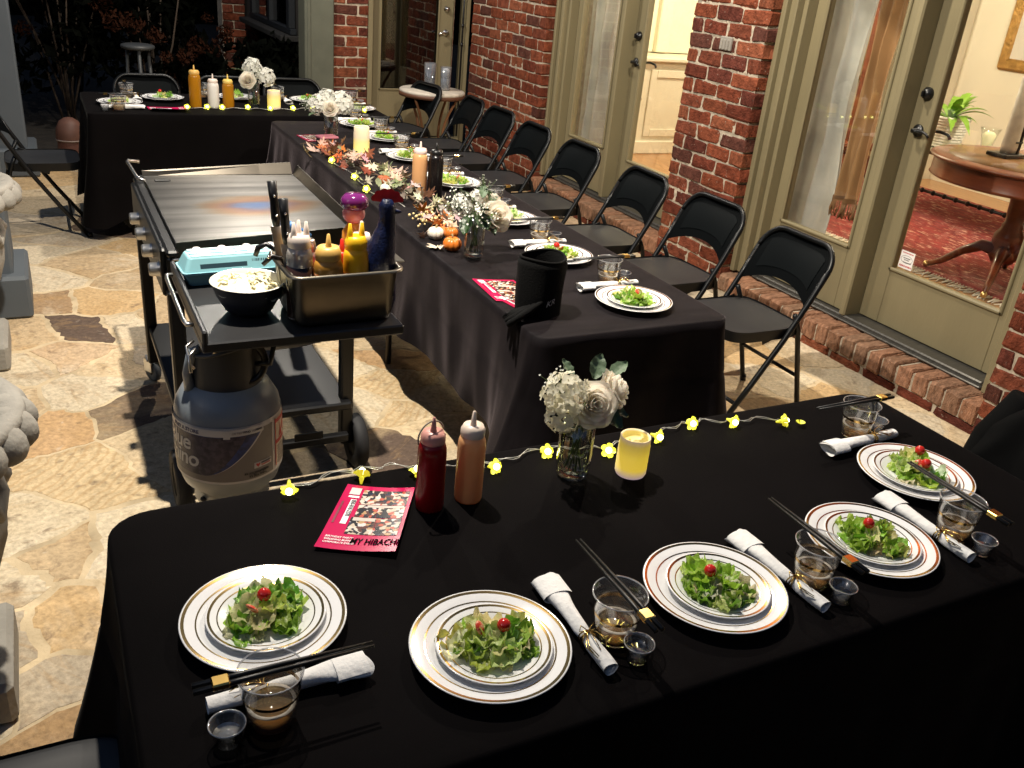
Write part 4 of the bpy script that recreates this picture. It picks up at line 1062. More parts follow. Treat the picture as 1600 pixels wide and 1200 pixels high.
obj('griddle_plate', MB().box(((GX0+GX1)/2, (GY0+GY1)/2, GZ-.008), (GX1-GX0, GY1-GY0, .014), .002), M_GRID, gr)
mb = MB()   # raised splash walls: far end, right side (rear of cart), near end low lip
def wall(a, b, h0, h1, t=.004, lean=(0, 0)):
    ax, ay = a; bx, by = b
    return [(ax, ay, GZ-.006), (bx, by, GZ-.006), (bx+lean[0], by+lean[1], GZ+h1), (ax+lean[0], ay+lean[1], GZ+h0)]
def thick(mb, q, n, t=.004):
    n = Vector(n)*t
    v = q+[tuple(Vector(p)+n) for p in q]
    mb.add(v, [(3, 2, 1, 0), (4, 5, 6, 7), (0, 1, 5, 4), (1, 2, 6, 5), (2, 3, 7, 6), (3, 0, 4, 7)], False)
thick(mb, wall((GX0, GY1), (GX1, GY1), .012, .038, lean=(0, .03)), (0, 1, 0))
thick(mb, wall((GX1, GY0), (GX1, GY1), .022, .032, lean=(.02, 0)), (1, 0, 0))
thick(mb, [(GX0, GY0, GZ-.09), (GX1+.01, GY0, GZ-.055), (GX1+.012, GY0, GZ+.03), (GX0, GY0, GZ+.002)], (0, -1, 0))
obj('splash_guard', mb, mat('guard_steel', (.085, .075, .062), .33, metal=1, var=.3, vs=4, stretch=(1, 4, 1)), gr)
obj('grease_slot', MB().box((GX0+.06, GY1-.08, GZ+.001), (.055, .02, .004), .001), mat('grease_black', (.006, .006, .006), .5), gr)
obj('burner_box', MB().box((.57, (GY0+GY1)/2, .805), (.60, GY1-GY0-.02, .15), .006), M_BLACKMETAL, gr)
pn = obj('control_panel', MB().box((.300, (GY0+GY1)/2, .79), (.03, GY1-GY0+.06, .15), .008).box((.300, (GY0+GY1)/2, .878), (.034, GY1-GY0+.08, .02), .006), M_BLACKMETAL, gr)
M_KNOB = mat('knob_metal', (.45, .44, .42), .35, metal=.9, var=.1)
for y in (2.81, 3.0, 3.19, 3.38):
    mb = MB().lathe([(0, 0), (.03, 0), (.031, .02), (.026, .022), (.0255, .05), (.022, .056), (0, .057)], 30, TR(.286, y, .80) @ RY(-PI/2) @ Matrix.Scale(.82, 4), lambda a, j, z: 1+.05*math.sin(a*15) if z > .02 else 1)
    kn = obj('knob', mb, M_KNOB, gr)
    obj('bezel', MB().lathe([(0, 0), (.04, 0), (.04, .006), (.031, .008)], 24, TR(.286, y, .80) @ RY(-PI/2) @ Matrix.Scale(.85, 4)), M_BLACKMETAL, kn)
# legs, shelf, wheels
for (x, y) in ((.30, 2.72), (.86, 2.80), (.30, 3.64), (.86, 3.66)):
    zb = .1 if y < 3 else .12
    obj('leg', MB().box((x, y, (zb+.76)/2), (.045, .045, .76-zb), .006), M_BLACKMETAL, gr)
obj('bottom_shelf', MB().box((.58, 3.2, .27), (.58, .9, .03), .006), M_BLACKMETAL, gr)
obj('tank_rail', MB().box((.58, 2.735, .16), (.54, .03, .03), .004).box((.7, 2.70, .20), (.1, .006, .03), .002), M_BLACKMETAL, gr)
M_RUB = mat('black_rubber', (.02, .02, .022), .7, var=.2)
for (x, y) in ((.275, 2.72), (.90, 2.80)):
    wm = MB().lathe([(.055, -.02), (.09, -.024), (.1, -.016), (.1, .016), (.09, .024), (.055, .02)], 30, TR(x, y, .1) @ RY(PI/2))
    wh = obj('wheel', wm, M_RUB, gr)
    obj('hub', MB().lathe([(0, -.018), (.056, -.018), (.056, .018), (0, .018)], 20, TR(x, y, .1) @ RY(PI/2)), M_BLACKMETAL, wh)
for (x, y) in ((.30, 3.70), (.86, 3.70)):
    cs = obj('caster', MB().lathe([(.012, -.012), (.036, -.014), (.042, -.008), (.042, .008), (.036, .014), (.012, .012)], 24, TR(x, y+.015, .042) @ RZ(.5) @ RY(PI/2)), mat('grey_rubber', (.09, .11, .13), .6), gr)
    obj('fork', MB().box((x-.02, y+.01, .075), (.006, .05, .06), .002, rot=RZ(.5)).box((x+.02, y+.025, .075), (.006, .05, .06), .002, rot=RZ(.5)).box((x, y, .112), (.055, .06, .008), .002), M_STEEL, cs)
# side shelf with rail and handles
SX0, SX1, SY0, SY1, SZ = .285, .805, 2.10, 2.66, .845
sh = obj('side_shelf', MB().box(((SX0+SX1)/2, (SY0+SY1)/2, SZ-.012), (SX1-SX0, SY1-SY0, .02), .004).box(((SX0+SX1)/2, SY0+.006, SZ-.016), (SX1-SX0, .012, .026), .004).box((SX0+.008, (SY0+SY1)/2, SZ+.004), (.014, SY1-SY0, .05), .004), mat('shelf_metal', (.03, .03, .032), .4, metal=.3, var=.25, vs=6, spec=.6), gr)
obj('towel_bar', MB().tube([(SX0-.004, SY0+.10, SZ+.01), (SX0-.02, SY0+.10, SZ+.012), (SX0-.024, SY0+.13, SZ+.014), (SX0-.024, SY1-.13, SZ+.02), (SX0-.02, SY1-.1, SZ+.02), (SX0-.004, SY1-.1, SZ+.02)], .006, 8), M_STEEL, sh)
obj('hook', MB().tube([(SX0-.01, SY0+.07, SZ-.02), (SX0-.03, SY0+.06, SZ-.03), (SX0-.03, SY0+.02, SZ-.06), (SX0-.02, SY0+.01, SZ-.07)], .004, 6).tube([(SX0-.01, SY0+.04, SZ-.03), (SX0-.03, SY0+.03, SZ-.045), (SX0-.03, SY0, SZ-.075)], .004, 6), M_STEEL, sh)
sh2 = obj('far_shelf', MB().box((.57, 3.72, .83), (.5, .28, .02), .006).box((.57, 3.86, .80), (.5, .02, .08), .004), M_BLACKMETAL, gr)
obj('far_bar', MB().tube([(.33, 3.55, .89), (.30, 3.55, .90), (.292, 3.57, .903), (.284, 3.84, .90), (.288, 3.86, .90), (.33, 3.86, .895)], .006, 8), M_STEEL, sh2)
obj('bracket', MB().tube([(.30, 2.725, .855), (.3, 2.69, .865), (.42, 2.69, .868), (.42, 2.71, .855)], .004, 6), M_STEEL, sh)
# propane tank hanging under the shelf
TXY = (.37, 2.30); TZ = .292
pt = thing('propane_tank', 'grey propane tank with a blue label under the griddle side shelf', 'gas tank', (TXY[0], TXY[1], TZ))
M_TANK = mat('tank_paint', (.20, .23, .26), .35, var=.12, vs=7, coat=.15)
TR_ = .143
obj('body', MB().lathe([(0, .02), (.06, .022), (.105, .035), (.130, .065), (TR_, .105), (TR_, .275), (.137, .305), (.115, .345), (.08, .37), (.035, .38), (0, .38)], 56), M_TANK, pt)
obj('foot_ring', MB().lathe([(.1, .045), (.104, 0), (.1, 0), (.096, .045)], 40), M_TANK, pt)
mb = MB()
for a in (.9, 2.3, 3.7, 5.2): mb.ball((.103*math.cos(a), .103*math.sin(a), .018), .01, 8, 6, sq=(1, 1, .7))
obj('drain_hole', mb, M_INK, pt)
def col_(u, v):
    a = 3.4+u*4.0; z = .35+.12*v*(1-.15*math.cos(u*6.28))
    return (.095*math.cos(a), .095*math.sin(a), z)
mb = MB().grid(col_, 40, 3).grid(lambda u, v: (lambda p: (p[0]*.96, p[1]*.96, p[2]))(col_(u, v)), 40, 3)
mb.tube([col_(i/40, 1) for i in range(41)], .005, 6)
obj('collar', mb, mat('collar_paint', (.035, .037, .04), .4), pt)
mb = MB().tube([(-.095, -.02, .335), (-.105, -.03, .40), (-.09, -.035, .46), (-.07, -.04, .47)], [.018, .012, .014, .012], 8)
obj('guard_tab', mb, M_TANK, pt)
obj('valve', MB().tube([(0, 0, .38), (0, 0, .43)], .022, 12).tube([(0, 0, .43), (0, 0, .455)], .032, 12).tube([(0, 0, .41), (.04, -.04, .415)], .014, 8), mat('valve_brass', (.2, .17, .1), .4, metal=.8), pt)
hm = MB().tube([(.05, -.05, .415), (.1, -.09, .43), (.115, -.07, .47), (.09, -.02, .52), (.04, .05, .53), (.0, .2, .52)], .008, 8)
hm.tube([(.045+.045*math.cos(a), -.075, .43+.055*math.sin(a)) for a in arc(24, 0, 2*PI)[:-1]], .01, 8, closed=True)
obj('hose', hm, M_BLACKMETAL, pt)
# wrap-round label; angle measured so that -y/-x side faces the camera
def cyl(a, z, r=TR_+.0012): return (r*math.cos(a), r*math.sin(a), z)
A_C = -PI/2+.05
def label_strip(a0, a1, z0, z1, m, name, r=.0012, par=pt, n=40, f=None):
    mb = MB().grid(lambda u, v: cyl(a0+(a1-a0)*u, (z0+(z1-z0)*v) if not f else f(u, v), TR_+r), n, 8)
    return obj(name, mb, m, par)
M_LABW = mat('label_white', (.5, .5, .5), .35, var=.04); M_LABG = mat('label_grey', (.17, .155, .145), .4, var=.1)
M_LABB = mat('label_blue', (.03, .055, .19), .3, var=.3, vs=30, col2=(.02, .03, .08), c2lo=.45, c2hi=.6)
lb = label_strip(A_C-1.9, A_C+1.75, .105, .277, M_LABW, 'label')
label_strip(A_C-1.9, A_C+.68, .112, .262, M_LABG, 'label_field', .0018, lb)
# blue swoosh: region under a parabola
def sw(a1, r, m, name, top=.252):
    def f(u, v):
        a = A_C-1.9+(A_C+a1-(A_C-1.9))*u
        q = (a-(A_C-.72))/(a1+.72); zb = .13+(top-.13)*max(0, q)**1.7 if q > 0 else .13
        return zb+(top-zb)*v
    label_strip(A_C-1.9, A_C+a1, 0, 0, m, name, r, lb, 60, f)
sw(.46, .0022, M_LABW, 'swoosh_edge', .258); sw(.39, .0026, M_LABB, 'swoosh', .254); sw(.10, .0030, mat('label_dark', (.035, .03, .05), .35, var=.5, vs=40, col2=(.07, .06, .09)), 'print_scene', .250)
label_strip(A_C-1.9, A_C+.44, .252, .273, M_LABW, 'label_band', .0032, lb)
# warning panel at the right
label_strip(A_C+.76, A_C+1.55, .118, .266, mat('warning_paper', (.55, .47, .36), .4, var=.15, vs=20), 'warning_panel', .0022, lb)
for (z0, z1, a0, a1) in ((.25, .262, .78, 1.53), (.185, .197, .78, 1.53), (.118, .266, .76, .79)): label_strip(A_C+a0, A_C+a1, z0, z1, M_REDINK, 'red_rule', .0028, lb, 20)
mb = MB()
for i in range(11):
    z = .175-.0052*i
    mb.grid(lambda u, v, z=z, i=i: cyl(A_C+.84+(.5+.12*math.sin(i*2.1))*u, z+.0018*v, TR_+.0027), 12, 1)
obj('small_print', mb, M_INK, lb)
obj('hazard_mark', MB().grid(lambda u, v: cyl(A_C+1.0+.16*(u-.5)*(1-v), .20+.042*v, TR_+.0028), 10, 6).grid(lambda u, v: cyl(A_C+1.22+.13*math.cos(u*6.283)*v, .225+.02*math.sin(u*6.283)*v, TR_+.0027), 20, 2), M_REDINK, lb)
def wrap_text(s, size, a, z, m, bold=True, shear=0., space=1., slope=0., r=.0036):
    me = text_mesh(s, size, .0003, 'LEFT', bold, shear, space)
    for v in me.vertices:
        x, y, e = v.co; aa = a+x/TR_
        v.co = cyl(aa, z+y+slope*x, TR_+r+e)
    obj('lettering', me, m, lb)
M_NAVY = mat('navy_ink', (.02, .03, .12), .4)
wrap_text('FIND A STORE', .0145, A_C-1.42, .2565, M_NAVY)
wrap_text('OR TEXT', .0075, A_C-.17, .2585, M_LABG, False); wrap_text('FIND', .0085, A_C+.04, .2585, M_INK); wrap_text('TO', .0075, A_C+.19, .2585, M_LABG, False); wrap_text('75093', .0085, A_C+.265, .2585, M_INK)
wrap_text('Blue', .066, A_C-1.72, .201, M_LABW, True, .15, .92); wrap_text('Rhino', .066, A_C-1.83, .153, M_LABW, True, .15, .92)
label_strip(A_C+.22, A_C+.62, .142, .160, M_LABW, 'retailer_box', .0026, lb, 14)
hp = MB().add([cyl(A_C+.30+.045*(x), .151+.006*y, TR_+.0033) for x, y in ((0, -1.1), (.9, .1), (.95, .7), (.5, 1), (0, .55), (-.5, 1), (-.95, .7), (-.9, .1))], [tuple(range(8))], False)
obj('heart_mark', hp, M_REDINK, lb)
for (a0, a1, z0, z1) in ((.37, .6, .1525, .1575), (.37, .57, .1455, .1505)):
    mb = MB(); q = a0
    while q < a1: w_ = rc.uniform(.008, .016) if 'rc' in globals() else .012; mb.grid(lambda u, v, q=q, w_=w_: cyl(A_C+q+w_*u, z0+(z1-z0)*v, TR_+.0033), 1, 1); q += w_+.006
    obj('small_print', mb, M_INK if z0 > .15 else M_REDINK, lb)
wrap_text("It's not just propane.", .0095, A_C+.02, .1285, M_INK, True, .2, .95); wrap_text("It's Blue Rhino.", .0095, A_C+.11, .1185, M_INK, True, .2, .95)
label_strip(A_C-.32, A_C-.20, .246, .271, M_LABW, 'blank_patch', .004, lb, 6)

# ---- things on the side shelf
bowl = thing('salad_bowl', 'dark mixing bowl on the griddle shelf', 'bowl', (.435, 2.285, SZ))
BP = [(0, .0), (.045, 0), (.062, .012), (.083, .05), (.094, .085), (.097, .087), (.094, .089), (.088, .086), (.078, .052), (.055, .014), (0, .008)]
obj('shell', MB().lathe(BP[:6], 48), mat('bowl_enamel', (.03, .033, .045), .35), bowl)
obj('lining', MB().lathe(BP[5:], 48), mat('bowl_lining', (.6, .58, .5), .3), bowl)
rc = random.Random(4); mb = MB()
def mound(u, v):
    a = u*2*PI; r = .088*v; h = .068+.022*(1-v*v)+.012*noise.noise(Vector((r*math.cos(a)*45, r*math.sin(a)*45, 1)))+.007*noise.noise(Vector((r*math.cos(a)*110, r*math.sin(a)*110, 4)))
    if a > 5.2 or a < .7: h -= .018*v
    return (r*math.cos(a), r*math.sin(a), h)
mb.grid(mound, 60, 24)
for k in range(22):
    a = rc.uniform(0, 6.28); r = .08*math.sqrt(rc.random()); L_ = rc.uniform(.012, .035); b = rc.uniform(0, 6.28)
    p = Vector((r*math.cos(a), r*math.sin(a), .075+.022*(1-(r/.088)**2)))
    mb.tube([p, p+Vector((math.cos(b)*L_*.5, math.sin(b)*L_*.5, .004)), p+Vector((math.cos(b)*L_, math.sin(b)*L_, -.003))], .0028, 5)
sl_ = obj('noodle_heap', mb, mat('shredded_cabbage', (.80, .74, .50), .5, var=.2, vs=60, col2=(.6, .5, .18), c2lo=.64, c2hi=.74)); tag(sl_, 'heap of pale shredded cabbage filling the dark bowl', 'food'); sl_.location = (.435, 2.285, SZ)
# blue egg carton
ec = thing('egg_carton', 'pale blue foam egg carton open topped with white egg tips, behind the bowl', 'egg carton', (.455, 2.555, SZ), .06)
M_FOAM = mat('blue_foam', (.26, .54, .60), .55, var=.08, vs=10)
W, D = .31, .105
def rr_(w, d, z, r=.012): return [((w/2-r)*sx+r*math.cos(a), (d/2-r)*sy+r*math.sin(a), z) for (sx, sy, a0) in ((1, 1, 0), (-1, 1, PI/2), (-1, -1, PI), (1, -1, 1.5*PI)) for a in arc(4, a0, a0+PI/2)]
def loft(mb, rings, cap=True):
    n = len(rings[0]); vs = [p for r in rings for p in r]
    fs = [(k*n+i, k*n+(i+1) % n, (k+1)*n+(i+1) % n, (k+1)*n+i) for k in range(len(rings)-1) for i in range(n)]
    if cap: fs.append(tuple((len(rings)-1)*n+i for i in range(n))); fs.append(tuple(range(n))[::-1])
    return mb.add(vs, fs, False)
obj('tray', loft(MB(), [rr_(W-.03, D-.03, 0), rr_(W-.008, D-.008, .035), rr_(W+.008, D+.008, .037), rr_(W+.008, D+.008, .043)]), M_FOAM, ec)
lid = obj('lid', loft(MB(), [rr_(W, D, .043), rr_(W-.03, D-.028, .078), rr_(W-.036, D-.034, .0815)]), M_FOAM, ec)
mb = MB()
for z_ in (-.027, 0.002, .03): mb.box((0, z_, .083), (W-.05, .012, .005), .002)
obj('ridge', mb, mat('blue_foam_pale', (.55, .72, .75), .5), lid)
for i in range(4):
    for j in (0, 1):
        tip = MB().lathe([(.0165, 0), (.0145, .007), (.009, .0125), (0, .0145)], 14, TR(-.105+.07*i+(.012 if j == 0 else 0), -.0125+.0285*j, .0815))
        obj('egg_tip', tip, mat('eggshell', (.74, .70, .68), .5), ec)
def flat_text(s, size, M, m, parent, bold=True, align='LEFT', shear=0.):
    me = text_mesh(s, size, .0002, align, bold, shear); me.transform(M); return obj('lettering', me, m, parent)
mb = MB()
rr = random.Random(2); x = .035
while x < .135:
    w_ = rr.choice((.0012, .002, .003)); mb.box((x, 0, 0), (w_, .0006, .022), 0); x += w_+rr.choice((.0015, .0025))
MS = TR(0, -D/2+.0068, .059) @ RX(-.36)
mb2 = MB(); mb2.v = [tuple(MS @ Vector(p)) for p in mb.v]; mb2.f = mb.f; mb2.sm = mb.sm
obj('barcode', mb2, mat('teal_ink', (.02, .05, .07), .5), lid)
obj('print_band', MB().grid(lambda u, v: tuple(MS @ Vector((-.11+.13*u, -.0006, -.008+.013*v))), 1, 1), mat('teal_ink'), lid)
# steel pan
pan = thing('steel_pan', 'deep stainless steel pan of sauce bottles on the griddle shelf', 'pan', (.655, 2.235, SZ), .03)
PW, PD, PH = .285, .22, .145
def rrr(w, d, z, r): return [((w/2-r)*sx+r*math.cos(a), (d/2-r)*sy+r*math.sin(a), z) for (sx, sy, a0) in ((1, 1, 0), (-1, 1, PI/2), (-1, -1, PI), (1, -1, 1.5*PI)) for a in arc(7, a0, a0+PI/2)]
mb = MB(); n_ = 32
R_s = [rrr(PW-.06, PD-.06, 0.001, .02), rrr(PW-.03, PD-.03, .004, .028), rrr(PW-.022, PD-.022, .018, .03), rrr(PW, PD, PH, .03), rrr(PW+.022, PD+.022, PH+.002, .036), rrr(PW+.026, PD+.026, PH-.004, .038)]
R_i = [rrr(PW-.004, PD-.004, PH-.001, .03), rrr(PW-.027, PD-.027, .02, .03), rrr(PW-.04, PD-.04, .006, .028), rrr(PW-.07, PD-.07, .005, .02)]
loft(mb, R_s, False); loft(mb, [R_s[4]]+R_i, False)
mb.add(R_i[-1], [tuple(range(len(R_i[-1])))], False); mb.add(R_s[0], [tuple(range(len(R_s[0])))[::-1]], False)
mb.sm = [True]*len(mb.sm)
obj('pan_body', mb, mat('pan_steel', (.20, .18, .145), .36, metal=1, var=.12, vs=5), pan)
obj('handle', MB().box((PW/2+.02, 0, PH+.0), (.03, .1, .004), .002), mat('pan_steel'), pan)
PX, PY, PZ = .655, 2.235, SZ+.006
M_BOT = glassy('bottle_plastic', (.9, .9, .88), .15, 1.45, 1.2, .05, .45, (.62, .6, .58))
def bottle(name, label, x, y, z, r, h, m, cap, nozzles=1, fill=None, fillm=None, caph=.03, noz=.035, nr=.007, group=None, rot=0, ringcap=False):
    t = thing(name, label, 'sauce bottle', (x, y, z), rot, group)
    obj('body', MB().lathe([(0, 0), (r*.94, 0), (r, .006), (r, h*.82), (r*.97, h*.9), (r*.8, h), (0, h)], 32), m, t)
    if fill: obj('sauce', MB().lathe([(0, .002), (r*.95, .002), (r*1.004, .007), (r*1.004, fill), (0, fill)], 32), fillm, t)
    c = obj('cap', MB().lathe([(r*.8, h-.004), (r*.86, h), (r*.86, h+caph*.6), (r*.78, h+caph*.75), (r*.72, h+caph), (0, h+caph)], 28, None, lambda a, j, q: 1+.012*math.sin(a*22)), cap, t)
    offs = [(0, 0)] if nozzles == 1 else ([(-.5, 0), (.5, .1)] if nozzles == 2 else [(-.45, -.2), (.05, .35), (.5, -.1)])
    for (a, b) in offs: obj('nozzle', MB().lathe([(nr*1.3, 0), (nr, noz*.3), (nr*.55, noz), (0, noz+.001)], 12, TR(a*r, b*r, h+caph-.002)), cap, c)
    if ringcap:
        obj('tether', MB().tube([(-.2*r+r*1.1*math.cos(a), 0, h+caph*.6+r*1.1*math.sin(a)) for a in arc(20, .2, PI*1.1)], .0018, 5), mat('clear_tether', (.3, .25, .2), .3), c)
    return t
M_CAPW = mat('frosted_cap', (.72, .62, .55), .35, var=.05)
bottle('squeeze_bottle', 'clear squeeze bottle half full of dark soy, three nozzles, in the steel pan', PX-.105, PY-.035, PZ, .034, .195, M_BOT, M_CAPW, 3, .145, mat('soy', (.02, .008, .005), .2, spec=.6))
bottle('squeeze_bottle', 'squat squeeze bottle of brown orange sauce, centre of the steel pan', PX-.035, PY-.055, PZ, .038, .165, mat('brown_sauce', (.46, .22, .035), .35, var=.15, vs=9), mat('amber_cap', (.62, .38, .10), .4), 1, .128, mat('dark_brown_sauce', (.17, .062, .015), .35, var=.35, vs=20))
bottle('squeeze_bottle', 'bright yellow squeeze bottle in the steel pan', PX+.038, PY-.055, PZ, .033, .19, mat('mustard', (.78, .42, .008), .38, var=.05), mat('mustard_cap', (.80, .47, .01), .38), 2)
bottle('squeeze_bottle', 'white squeeze bottle behind the yellow one in the steel pan', PX+.075, PY+.015, PZ, .03, .175, mat('white_sauce', (.74, .72, .68), .4), M_CAPW, 1)
bottle('squeeze_bottle', 'small red topped bottle wedged between the amber and yellow ones', PX+.02, PY+.01, PZ, .025, .13, mat('red_sauce', (.55, .02, .01), .35), mat('red_sauce', (.55, .02, .01)), 1)
bottle('squeeze_bottle', 'steel topped bottle with a blue handle at the back of the pan', PX-.06, PY+.065, PZ, .028, .15, M_STEEL, M_STEEL, 1)
# novelty bottle with a purple cap and pink neck
nb = thing('novelty_bottle', 'orange novelty bottle with pink neck and glossy purple cap in the pan', 'sauce bottle', (PX+.07, PY+.07, PZ))
obj('body', MB().lathe([(0, 0), (.03, 0), (.032, .01), (.03, .12), (.033, .16), (.03, .195), (.018, .215), (.016, .22), (0, .22)], 26), mat('orange_glaze', (.62, .24, .03), .25, coat=.4), nb)
obj('neck', MB().ball((0, 0, .243), .031, 20, 14, sq=(1, .95, .9)), mat('pink_glaze', (.72, .22, .22), .25, coat=.5), nb)
obj('cap', MB().lathe([(0, .258), (.03, .258), (.037, .268), (.036, .286), (.025, .297), (0, .299)], 26, TR(.002, 0, 0)), mat('purple_glaze', (.14, .015, .12), .12, coat=.8), nb)
# rooster-shaped dark blue bottle
rs_ = thing('rooster_bottle', 'dark blue rooster-shaped bottle with red comb at the right of the pan', 'sauce bottle', (PX+.11, PY-.035, PZ), -.3)
mb = MB()
P_ = [(0, 0, .0), (0, 0, .03), (-.004, 0, .08), (-.004, 0, .12), (.006, 0, .16), (.012, 0, .19), (.014, 0, .215), (.012, 0, .24), (.012, 0, .255)]
mb.tube([(x*1.3, y, z*1.22) for x, y, z in P_], [.036, .046, .050, .046, .034, .025, .021, .022, .013], 22)
obj('body', mb, mat('blue_glaze', (.004, .008, .035), .35, var=.5, vs=60, bump=.35, bs=140, spec=.35), rs_)
mb = MB()
def comb(u, v):
    a = PI*(.02+.96*u); r = .036*(1+.1*abs(math.sin(u*PI*6)))*v
    return (.016+1.1*r*math.cos(a), 0, .302+r*math.sin(a)*.9)
for dy in (-.006, .006): mb.grid(lambda u, v: (lambda p: (p[0], p[1]+dy*(1-.6*v), p[2]))(comb(u, v)), 40, 6)
obj('comb', mb, mat('red_glaze', (.48, .02, .03), .3, var=.3, vs=40), rs_)
obj('beak', MB().lathe([(.009, 0), (.006, .012), (0, .024)], 10, TR(.034, 0, .278) @ RY(PI/2)), mat('blue_glaze'), rs_)
def wing(s): return lambda u, v: (-.03+.07*u, s*(.045+.012*math.sin(PI*u)*(1-v*.5)), .06+.06*v*math.sin(PI*(.15+.8*u)))
obj('wing', MB().grid(wing(-1), 14, 6).grid(wing(1), 14, 6), mat('blue_glaze'), rs_)
# knives and tongs
for i, (x, y, tx, ty, top) in enumerate(((PX-.128, PY+.02, -.05, .05, .345), (PX-.122, PY-.03, -.035, .03, .315))):
    k = thing('knife', ('longer' if i == 0 else 'shorter')+' black handled knife standing in the corner of the steel pan', 'knife', (x, y, PZ))
    d = Vector((tx*.4, ty, top)).normalized()
    a_ = [d*q for q in (top-.12, top-.1, top-.05, top-.005)]
    obj('handle', MB().tube(a_, [.009, .012, .011, .013], 8), M_BLACKMETAL, k)
    mb = MB(); b0 = d*.005; b1 = d*(top-.12); s_ = Vector((.016, 0, 0))
    thick(mb, [tuple(b0-s_*.2), tuple(b0+s_), tuple(b1+s_), tuple(b1-s_)], (0, 1, 0), .002); obj('blade', mb, M_STEEL, k)
    for q in (top-.09, top-.04): obj('rivet', MB().ball(tuple(d*q+Vector((0, -.0115, 0))), .0035, 8, 6), M_CHROME, k)
tg = thing('scissor_tongs', 'dark tongs hooked over the left rim of the steel pan', 'tongs', (PX-.135, PY+.05, PZ+.15))
obj('arm', MB().tube([(.02, .02, -.12), (.0, .0, .0), (-.03, .02, .02), (-.052, .02, .012), (-.06, .02, -.01)], [.005, .006, .007, .008, .006], 8), M_BLACKMETAL, tg)
obj('arm', MB().tube([(.03, -.0, -.12), (.005, -.015, -.01), (-.025, -.02, .0), (-.05, -.02, -.022)], [.005, .006, .007, .006], 8), M_BLACKMETAL, tg)
obj('rivet', MB().ball((-.035, -.026, .0), .005, 10, 8), M_CHROME, tg)
lg_ = thing('wooden_handle', 'tan wooden spatula handle beside the knives in the steel pan', 'spatula', (PX-.112, PY+.005, PZ))
obj('handle', MB().tube([(0, 0, 0.003), (.0, .0, .2)], .011, 10), mat('tan_wood', (.36, .2, .06), .5), lg_)
bl_ = thing('blue_handle', 'blue plastic utensil handle leaning at the back of the pan', 'utensil', (PX-.1, PY+.08, PZ))
obj('handle', MB().tube([(.02, -.01, .005), (-.01, .0, .19), (.0, .0, .215), (.05, .0, .18)], .012, 10), mat('blue_plastic', (.02, .14, .38), .35), bl_)
# blue lined drip tray under the shelf
dt = thing('drip_tray', 'shallow steel drip tray with crumpled blue foil, under the griddle shelf', 'tray', (.52, 2.42, .74))
obj('tray', MB().grid(lambda u, v: (-.11+.22*u, -.12+.24*v, -.01-.03*(math.sin(PI*u)*math.sin(PI*v))**.4), 16, 16).grid(lambda u, v: (-.112+.224*u, -.122+.244*v, -.012-.03*(math.sin(PI*u)*math.sin(PI*v))**.4), 16, 16), M_STEEL, dt)
obj('foil_liner', MB().grid(lambda u, v: (-.1+.2*u, -.11+.22*v, -.006-.027*(math.sin(PI*u)*math.sin(PI*v))**.4+.012*noise.noise(Vector((u*6, v*6, 3)))), 20, 20), mat('blue_foil', (.02, .06, .32), .25, metal=.8, var=.3), dt)
obj('bracket', MB().box((0, .1, .03), (.2, .02, .07), .003).box((0, -.11, .03), (.2, .008, .07), .003), M_BLACKMETAL, dt)
# ================================================================ FLOWERS, CANDLES, LIGHTS AND TABLE DECORATION
M_VASE = glassy('ribbed_glass', (.93, .94, .92), .02, 1.5, 1.9, .05)
def vase(label, x, y, r=.036, h=.155):
    t = thing('ribbed_vase', label, 'vase', (x, y, ZT_+.001), 0, 'ribbed clear glass vases')
    obj('glass_wall', MB().lathe([(0, 0), (r*.75, 0), (r*.95, .01), (r, .03), (r, h), (r*.93, h), (r*.93, .03), (r*.7, .014), (0, .014)], 64, None, lambda a, j, z: 1+.045*abs(math.sin(a*7))), M_VASE, t)
    return t
M_PETAL = mat('rose_petal', (.88, .83, .73), .6, var=.08, vs=30, sheen=.3, sss=.1)
M_HYD = mat('hydrangea_petal', (.82, .79, .64), .65, var=.12, vs=40)
M_HYDW = mat('white_hydrangea_petal', (.78, .78, .72), .65, var=.1, vs=40)
translucent(M_PETAL, .5); translucent(M_HYD, .45); translucent(M_HYDW, .4)
M_DUSTY = mat('dusty_leaf', (.10, .15, .085), .55, var=.25, vs=30, bump=.2, bs=120)
M_DKLEAF = mat('dark_leaf', (.028, .058, .02), .4, var=.3, vs=30, bump=.2, bs=120)
M_STEM = mat('stem_green', (.10, .16, .05), .6, var=.2)
def rose_mesh(seed, r=.045):
    rr = random.Random(seed); mb = MB()
    layers = [(3, .18, .95, .30), (3, .33, .92, .45), (4, .5, .85, .7), (5, .68, .72, .95), (5, .86, .52, 1.15), (6, 1.0, .3, 1.25)]
    for li, (n, q, h, wd) in enumerate(layers):
        for k in range(n):
            a0 = 2*PI*k/n+li*.7+rr.uniform(-.15, .15); w_ = wd*rr.uniform(.9, 1.1)
            def f(u, v, a0=a0, q=q, h=h, w_=w_, n=n, li=li):
                a = a0+(u-.5)*(2*PI/n)*1.45
                edge = 1-.35*abs(2*u-1)**2.5
                rad = r*q*(.42+.62*v**.9+.20*max(0, v-.75)*4*(li > 2)*.5)
                z = r*(-.55*(1-v)+(.1+h*.75)*v*edge)-.10*r*li*.3
                if li > 2: z -= r*.35*max(0, v-.8)*(li-2)
                rad *= 1+.05*math.sin(u*9+seed+li)
                return (rad*math.cos(a), rad*math.sin(a), z)
            mb.grid(f, 8, 7)
    return mb.mesh('rose')
ROSES = [rose_mesh(k) for k in range(2)]
for m_ in ROSES: m_.materials.append(M_PETAL)
